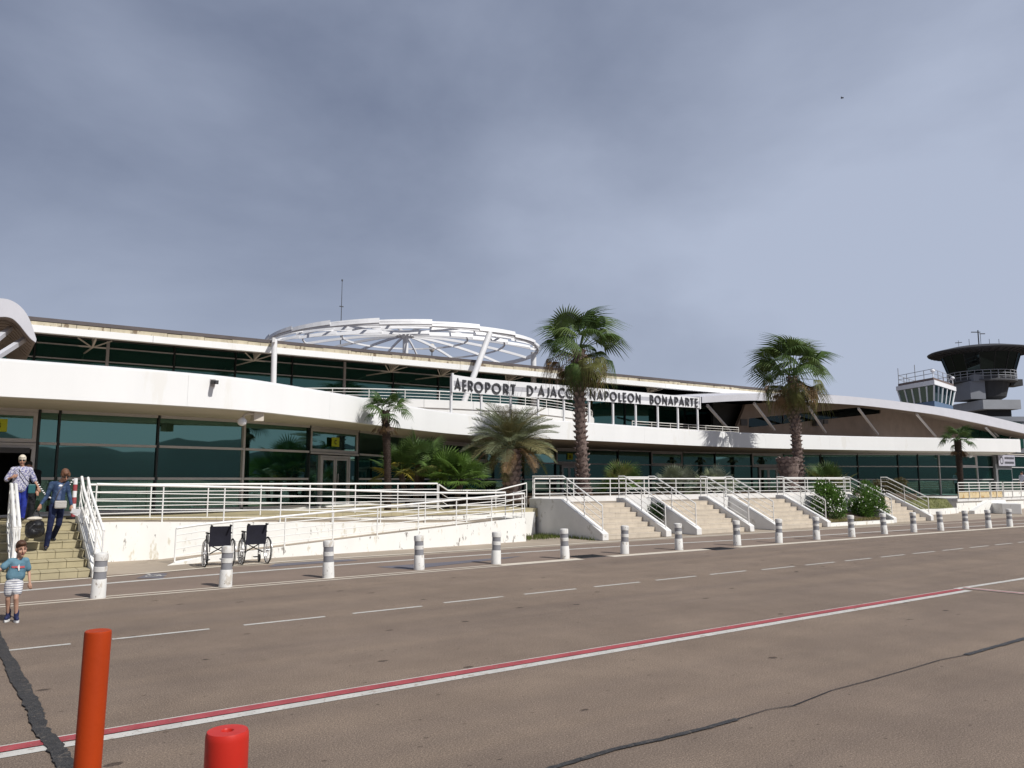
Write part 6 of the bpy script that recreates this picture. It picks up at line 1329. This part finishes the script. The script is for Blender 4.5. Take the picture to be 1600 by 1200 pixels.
    for q in 'lr':
        A = Vector(J['a' + q]); T_ = Vector(J['t' + q]); dr = (T_ - A); dr.z = 0; dr = dr.normalized(); mb = MB(); k = shoes['k']
        mb.cap(A - dr * .03 * k + Vector((0, 0, -.02 * k)), T_ + Vector((0, 0, .006)), .042 * k, .034 * k, 12); mb.cap(A, A - Vector((0, 0, .02)), .04 * k, .042 * k)
        so = body_mesh('shoe', mb, shoes['m'], t, .007, 2)
        if 'sole' in shoes:
            zb = min(A.z, T_.z) - .042 * k; mb = MB(); sd = Vector((-dr.y, dr.x, 0)); n = 14; pts = []
            for i in range(n):
                an = 2 * PI * i / n; c_ = (A + T_) / 2; ln = (T_ - A).length / 2 + .05 * k; pts.append((c_.x + dr.x * ln * math.cos(an) + sd.x * .042 * k * math.sin(an), c_.y + dr.y * ln * math.cos(an) + sd.y * .042 * k * math.sin(an)))
            mb.prism(pts, zb - .004, zb + .026 * k); obj('sole', mb, shoes['sole'], so, centre=False)
    mb = MB()
    for (c, r) in hair: mb.ellipsoid(H_(*c), (r[0] * hs, r[1] * hs, r[2] * hs), 14, 10, RT)
    body_mesh('hair', mb, hairm, t, .008, 2)
    if face != 'none':
        for s in (-1, 1):
            if face == 'glasses':
                mb = MB(); mb.ellipsoid(H_(s * .033, -.083, .012), (.029 * hs, .012 * hs, .021 * hs), 10, 8, RT); mb.bar(H_(s * .06, -.075, .018), H_(s * .08, .0, .012), .008); obj('sunglasses', mb, BLACK, t, centre=False)
            else:
                mb = MB(); mb.ellipsoid(H_(s * .031, -.078, .010), (.012 * hs, .008 * hs, .005 * hs), 8, 6, RT); e_ = obj('eye', mb, SKINT, t, centre=False); mb = MB(); mb.ellipsoid(H_(s * .031, -.0845, .010), (.006 * hs, .004 * hs, .0065 * hs), 8, 6, RT); obj('iris', mb, BLACK, e_, centre=False)
                mb = MB(); mb.bar(H_(s * .016, -.089, .031), H_(s * .048, -.078, .030), .008 * hs, .006 * hs); obj('eyebrow', mb, hairm, t, centre=False)
        mb = MB(); mb.ellipsoid(H_(0, -.086, -.058), (.024 * hs, .010 * hs, .008 * hs), 10, 6, RT); obj('mouth', mb, LIP, t, centre=False)
    t.location = loc; t.rotation_euler = (0, 0, rz); t.scale = (sx, min(1, sx + .06), 1); WL[t] = Vector(loc); return t
def objmat(name, col, col2, sc, thr, rough=.85, kind='noise'):
    """cloth with a print that follows the cloth (object coordinates)"""
    m = bpy.data.materials.new(name); m.use_nodes = True; n = m.node_tree.nodes; l = m.node_tree.links; b = n['Principled BSDF']; b.inputs['Roughness'].default_value = rough; b.inputs['Specular IOR Level'].default_value = .2
    tcn = n.new('ShaderNodeTexCoord')
    if kind == 'stripe':
        x = n.new('ShaderNodeTexWave'); x.wave_type = 'BANDS'; x.bands_direction = 'Z'; x.inputs['Scale'].default_value = sc; x.inputs['Distortion'].default_value = .6; o_ = x.outputs['Fac']
    else:
        x = n.new('ShaderNodeTexNoise'); x.inputs['Scale'].default_value = sc; x.inputs['Detail'].default_value = 3; o_ = x.outputs['Fac']
    l.new(tcn.outputs['Object'], x.inputs['Vector']); r = n.new('ShaderNodeValToRGB'); r.color_ramp.elements[0].position = thr - .05; r.color_ramp.elements[0].color = (*col, 1); r.color_ramp.elements[1].position = thr + .05; r.color_ramp.elements[1].color = (*col2, 1)
    l.new(o_, r.inputs['Fac']); l.new(r.outputs['Color'], b.inputs['Base Color'])
    nb = n.new('ShaderNodeTexNoise'); nb.inputs['Scale'].default_value = 14; l.new(tcn.outputs['Object'], nb.inputs['Vector']); bp = n.new('ShaderNodeBump'); bp.inputs['Strength'].default_value = .6; bp.inputs['Distance'].default_value = .02; l.new(nb.outputs['Fac'], bp.inputs['Height']); l.new(bp.outputs['Normal'], b.inputs['Normal']); return m
TEE = objmat('boy_tee', (.095, .19, .25), (.12, .225, .29), 6, .5); SHORT = objmat('striped_shorts', (.20, .21, .28), (.66, .66, .66), 10.5, .26, kind='stripe'); DENIM = objmat('denim', (.028, .05, .105), (.06, .10, .18), 9, .55); JEAN = objmat('dark_jeans', (.010, .014, .045), (.02, .03, .075), 7, .55)
BLOUSE = objmat('printed_blouse', (.17, .17, .32), (.55, .54, .60), 34, .50); COBALT = objmat('cobalt_trousers', (.018, .03, .22), (.03, .05, .33), 6, .55); INNER = objmat('grey_top', (.06, .085, .17), (.10, .13, .22), 12, .5); PALEB = objmat('pale_shirt', (.45, .46, .60), (.56, .57, .68), 14, .5); DKC = objmat('dark_clothes', (.010, .011, .014), (.02, .02, .025), 8, .5)
HBR = mat('brown_hair', (.075, .035, .018), .6, .3, 40); HWH = mat('white_hair', (.66, .60, .50), .6, .12, 40); HAU = mat('auburn_hair', (.14, .065, .035), .6, .35, 40); HBK = mat('black_hair', (.012, .011, .011), .6, .3, 40)
NAVY = mat('navy_canvas', (.012, .018, .07), .7, .2, 20); SOLE = mat('white_sole', (.75, .74, .72), .6, .05, 20); SHOEB = mat('dark_shoe', (.018, .018, .028), .5, .2, 20)
# boy crossing in front of the stairs
bp_ = atz(18, 971.5); K = 1.0
boy = figure('small boy in a slate blue printed T-shirt and striped shorts walking across the road', (bp_.x, bp_.y, 0), {
    'head': (.055, -.03, .965), 'hs': .93, 'tilt': R(6), 'turn': R(14), 'neck': (.035, 0, .855), 'sl': (-.082, 0, .80), 'sr': (.132, .0, .80), 'hem': (.005, 0, .59),
    'el': (-.21, -.03, .70), 'wl': (-.33, -.10, .735), 'er': (.185, .015, .64), 'wr': (.20, -.05, .515), 'hdr': (.12, -.1, -.6), 'curlr': .8, 'hand': .72,
    'hl': (-.055, 0, .50), 'hr': (.045, 0, .50), 'kl': (-.07, .02, .30), 'kr': (.03, -.09, .315), 'al': (-.045, .09, .075), 'ar': (.055, -.03, .072), 'tl': (-.075, -.01, .045), 'tr': (.062, -.14, .042)},
    SKIN, dict(b=.78, a=.70, l=.72), dict(m=TEE, sh=.048, w=(.07, .07, .09), b=(.070, .078, .084), sl=.62, ar=.044, fl=1.15), dict(m=SHORT, w=.078, r=(.078, .074), to=.50), dict(m=NAVY, k=.86, sole=SOLE), HBR,
    [((0, .02, .045), (.084, .10, .088)), ((0, .045, -.005), (.08, .072, .08)), ((-.01, -.05, .088), (.066, .045, .034))], vox=.0065, sx=.86)
# print on the shirt: red bar with a small white plane shape, and socks
def patchbox(nm, pts, m, par, y):
    mb = MB(); n = len(pts); mb.add([(x, y + .35 * (x - .03) ** 2 * 8, z) for x, z in pts] + [(x, y + .012 + .35 * (x - .03) ** 2 * 8, z) for x, z in pts], [tuple(range(n)), tuple(range(n, 2 * n))[::-1]] + [(i, (i + 1) % n, n + (i + 1) % n, n + i) for i in range(n)]); o = obj(nm, mb, m, None, centre=False); o.parent = par; return o
SALM = mat('salmon_print', (.50, .10, .11), .8, .1, 10)
shirt = [c for c in boy.children if c.name.startswith('shirt')][0]
for x0, x1 in ((-.06, -.015), (-.015, .03), (.03, .075), (.075, .115)): patchbox('red_print', [(x0, .715 + .01 * (x0 < 0)), (x1, .712), (x1, .738), (x0, .738 + .008 * (x0 < 0))], SALM, shirt, -.088)
patchbox('white_print', [(.02, .73), (.03, .755), (.04, .765), (.044, .745), (.05, .727), (.048, .71), (.05, .685), (.036, .675), (.03, .70)], SOLE, shirt, -.091)
for q, A in (('l', (-.045, .09, .09)), ('r', (.055, -.03, .085))):
    mb = MB(); mb.cap(A, (A[0], A[1] + .004, A[2] + .05), .036, .036); body_mesh('sock', mb, NAVY, boy, .006, 1)
# woman in denim coming down the stairs
wp = aty(85, 861, 18.62); sx = .0132
woman = figure('woman in blue denim jacket and dark jeans coming down the entrance stairs looking down', (wp.x, 18.75, .465), {
    'head': (.115, -.10, 1.535), 'hs': .98, 'tilt': R(34), 'turn': R(10), 'neck': (.03, -.01, 1.41), 'sl': (-.145, 0, 1.345), 'sr': (.175, .0, 1.355), 'hem': (.005, 0, .97),
    'el': (-.225, .02, 1.08), 'wl': (-.345, -.09, .93), 'hdl': (-.3, -.1, -.9), 'curll': 1.0, 'er': (.245, .02, 1.10), 'wr': (.29, -.08, .90), 'hdr': (.15, -.25, -.8), 'curlr': .8,
    'hl': (-.075, 0, .88), 'hr': (.085, .02, .88), 'kl': (-.125, -.10, .46), 'kr': (.065, .02, .52), 'al': (-.165, -.07, .07), 'ar': (-.015, .33, .225), 'tl': (-.185, -.20, .035), 'tr': (.02, .22, .19)},
    SKINT, dict(b=.95, a=.92, l=.95), dict(m=DENIM, sh=.062, w=(.10, .09, .10), b=(.095, .09, .098), sl=1.85, ar=.055), dict(m=JEAN, w=.105, r=(.088, .066, .058), to=1.95), dict(m=SHOEB, k=.95), HAU,
    [((0, .02, .05), (.092, .108, .092)), ((0, .06, 0), (.09, .075, .09)), ((-.055, -.02, .03), (.042, .06, .06)), ((.07, -.01, .02), (.04, .07, .06)), ((.0, -.06, .095), (.06, .04, .03))], vox=.008, face='glasses', sx=.88)
jk = [c for c in woman.children if c.name.startswith('shirt')][0]; jk.name = 'denim_jacket'
mb = MB(); mb.cap((.02, -.075, 1.27), (.0, -.07, 1.04), .055, .065); mb.cap((.035, -.065, 1.31), (.03, -.075, 1.25), .045, .052); body_mesh('grey_top', mb, INNER, woman, .008, 3)
mb = MB(); mb.ellipsoid((.035, -.108, 1.315), (.045, .02, .026), 12, 8); body_mesh('white_neckline', mb, SIGNW, woman, .006, 1)
pb = thing('waist_bag', 'small grey striped shoulder bag hanging at the waist of the woman in denim', 'bag', (wp.x, 18.75, .465 + .86))
mb = MB(); mb.box((wp.x + .045, 18.75 - .19, .465 + .93), (.22, .09, .16)); obj('pouch', mb, objmat('bag_weave', (.30, .28, .26), (.52, .50, .47), 14, .5, kind='stripe'), pb, bevel=.025)
mb = MB(); mb.tube([(wp.x - .05, 18.75 - .15, .465 + 1.0), (wp.x + .0, 18.75 - .17, .465 + 1.2), (wp.x + .13, 18.75 - .06, .465 + 1.42)], .009, 6); obj('strap', mb, GREYD, pb)
pp = thing('papers', 'white papers held in the hand of the woman in denim', 'papers', (wp.x + .33, 18.6, .465 + .74)); mb = MB()
for k in range(3): a = R(-35 + 12 * k); mb.bar((wp.x + .255, 18.63 - .01 * k, .465 + .80), (wp.x + .255 + .17 * math.cos(a), 18.6 - .01 * k, .465 + .80 + .17 * math.sin(a) * .8), .10, .003, up=(0, 1, .3))
obj('sheets', mb, SIGNW, pp)
# black bag carried by its handles
bc = aty(55, 825, 18.45); bg_ = thing('duffle_bag', 'round black duffle bag carried by its handles on the entrance stairs', 'bag', tuple(bc - Vector((0, 0, .22))))
mb = MB()
for (dx, dy, dz_, rx, ry, rz_) in ((0, .05, -.03, .17, .24, .18), (-.04, -.04, -.08, .14, .16, .13), (.05, .16, -.06, .14, .16, .14), (.03, .0, .06, .13, .2, .11), (-.05, .12, .03, .12, .16, .12)): mb.ellipsoid(bc + Vector((dx, dy, dz_)), (rx, ry, rz_), 16, 10)
o_ = body_mesh('bag_body', mb, mat('black_nylon', (.010, .010, .012), .42, .2, 8, 1.0, 14), None, .012, 4); o_.parent = bg_; o_.location = -WL[bg_]
mb = MB(); mb.tube([bc + Vector((-.12, -.12, -.02)), bc + Vector((-.04, -.17, .08)), bc + Vector((.06, -.14, .12)), bc + Vector((.13, .02, .10))], .010, 6); obj('zip', mb, GREYD, bg_, smooth_=True)
mb = MB(); mb.tube([bc + Vector((-.09, .03, .16)), bc + Vector((-.03, .05, .30)), bc + Vector((.0, .08, .37)), bc + Vector((.04, .06, .30)), bc + Vector((.10, .04, .16))], .012, 6); obj('handle', mb, BLACK, bg_, smooth_=True)
mb = MB(); mb.ellipsoid(bc + Vector((-.02, .02, .185)), (.14, .12, .045), 14, 8); obj('folded_cloth', mb, mat('beige_cloth', (.55, .50, .42), .8, .2, 14, .4, 30), bg_, smooth_=True)
# white haired woman at the door
lp = aty(28, 814, 21.9); s_ = 1.0
lady = figure('white haired woman in sunglasses and patterned blouse standing at the top of the entrance stairs', (lp.x, 21.9, PL), {
    'head': (-.01, -.02, 1.43), 'hs': 1.0, 'tilt': R(4), 'turn': R(-4), 'neck': (0, 0, 1.29), 'sl': (-.20, 0, 1.21), 'sr': (.19, .0, 1.21), 'hem': (-.02, 0, .76),
    'el': (-.33, -.02, .98), 'wl': (-.22, -.16, 1.03), 'hdl': (.5, -.1, .2), 'curll': .9, 'er': (.31, .0, .96), 'wr': (.40, -.10, .80), 'hdr': (.2, -.3, -.6), 'curlr': 1.0,
    'hl': (-.08, 0, .78), 'hr': (.10, .0, .78), 'kl': (-.07, -.02, .42), 'kr': (.10, -.02, .42), 'al': (-.06, .05, .07), 'ar': (.085, .0, .07), 'tl': (-.07, -.09, .035), 'tr': (.10, -.14, .035)},
    SKINT, dict(b=1.05, a=1.08, l=1.0), dict(m=BLOUSE, sh=.075, w=(.12, .13, .13), b=(.112, .125, .13), sl=.95, ar=.068, fl=1.05), dict(m=COBALT, w=.12, r=(.10, .078, .068), to=1.93), dict(m=SHOEB, k=.98), HWH,
    [((0, .02, .05), (.095, .108, .098)), ((0, .055, 0), (.092, .07, .09)), ((0, -.055, .088), (.066, .045, .038))], vox=.0085, face='glasses', sx=.88)
sb = thing('shoulder_bag', 'teal shoulder bag on a strap worn by the white haired woman', 'bag', (lp.x + .2, 21.75, PL + .7)); mb = MB(); mb.box((lp.x + .22, 21.76, PL + .76), (.15, .10, .22)); obj('pouch', mb, mat('teal_leather', (.02, .10, .11), .5, .1, 10), sb, bevel=.02)
mb = MB(); mb.tube([(lp.x + .2, 21.74, PL + .87), (lp.x + .1, 21.70, PL + .98), (lp.x - .03, 21.73, PL + 1.15), (lp.x - .10, 21.88, PL + 1.30)], .009, 6); obj('strap', mb, GREYD, sb)
# person in dark clothes half hidden behind her
dp = aty(43, 812, 22.6)
figure('person in dark clothes half hidden behind the white haired woman', (dp.x, 22.7, PL), {
    'head': (-.06, 0, 1.32), 'hs': .95, 'tilt': 0, 'neck': (-.03, 0, 1.22), 'sl': (-.17, 0, 1.15), 'sr': (.15, .0, 1.15), 'hem': (0, 0, .72),
    'el': (-.22, 0, .90), 'wl': (-.23, -.08, .70), 'er': (.18, .0, .90), 'wr': (.17, -.10, .72), 'hl': (-.09, 0, .72), 'hr': (.08, .0, .72), 'kl': (-.09, -.02, .40), 'kr': (.06, -.02, .40), 'al': (-.09, .03, .07), 'ar': (.06, .0, .07), 'tl': (-.1, -.10, .035), 'tr': (.06, -.14, .035)},
    SKINT, dict(b=.95, a=.95, l=.95), dict(m=DKC, sh=.085, w=(.15, .15, .16), b=(.12, .125, .13), sl=1.8, ar=.07), dict(m=DKC, w=.125, r=(.10, .085, .08), to=1.95), dict(m=SHOEB, k=.95), HBK,
    [((0, .02, .05), (.09, .105, .09)), ((0, .05, 0), (.088, .07, .09))], vox=.012, face='none')
# person by the railing at the right edge, seen from behind
pr_ = Vector((xat(1597, 24.2, 745), 24.2, zr))
figure('dark haired person in a pale shirt seen from behind at the right edge', tuple(pr_), {
    'head': (0, 0, 1.60), 'hs': 1.0, 'tilt': 0, 'neck': (0, 0, 1.46), 'sl': (-.19, 0, 1.38), 'sr': (.19, .0, 1.38), 'hem': (0, 0, .90),
    'el': (-.26, 0, 1.10), 'wl': (-.22, -.14, .90), 'er': (.26, .0, 1.10), 'wr': (.22, -.14, .90), 'hl': (-.09, 0, .88), 'hr': (.09, .0, .88), 'kl': (-.09, -.02, .48), 'kr': (.09, -.02, .48), 'al': (-.09, .03, .07), 'ar': (.09, .0, .07), 'tl': (-.1, -.10, .035), 'tr': (.1, -.10, .035)},
    SKINT, dict(b=1, a=1, l=1), dict(m=PALEB, sh=.09, w=(.16, .15, .15), b=(.12, .12, .125), sl=.6, ar=.075), dict(m=DKC, w=.12, r=(.10, .08, .075), to=1.95), dict(m=SHOEB, k=1), HBK,
    [((0, .02, .05), (.09, .105, .09)), ((0, .055, 0), (.088, .07, .09))], vox=.014, face='none', rz=PI + YAW * 1.6)
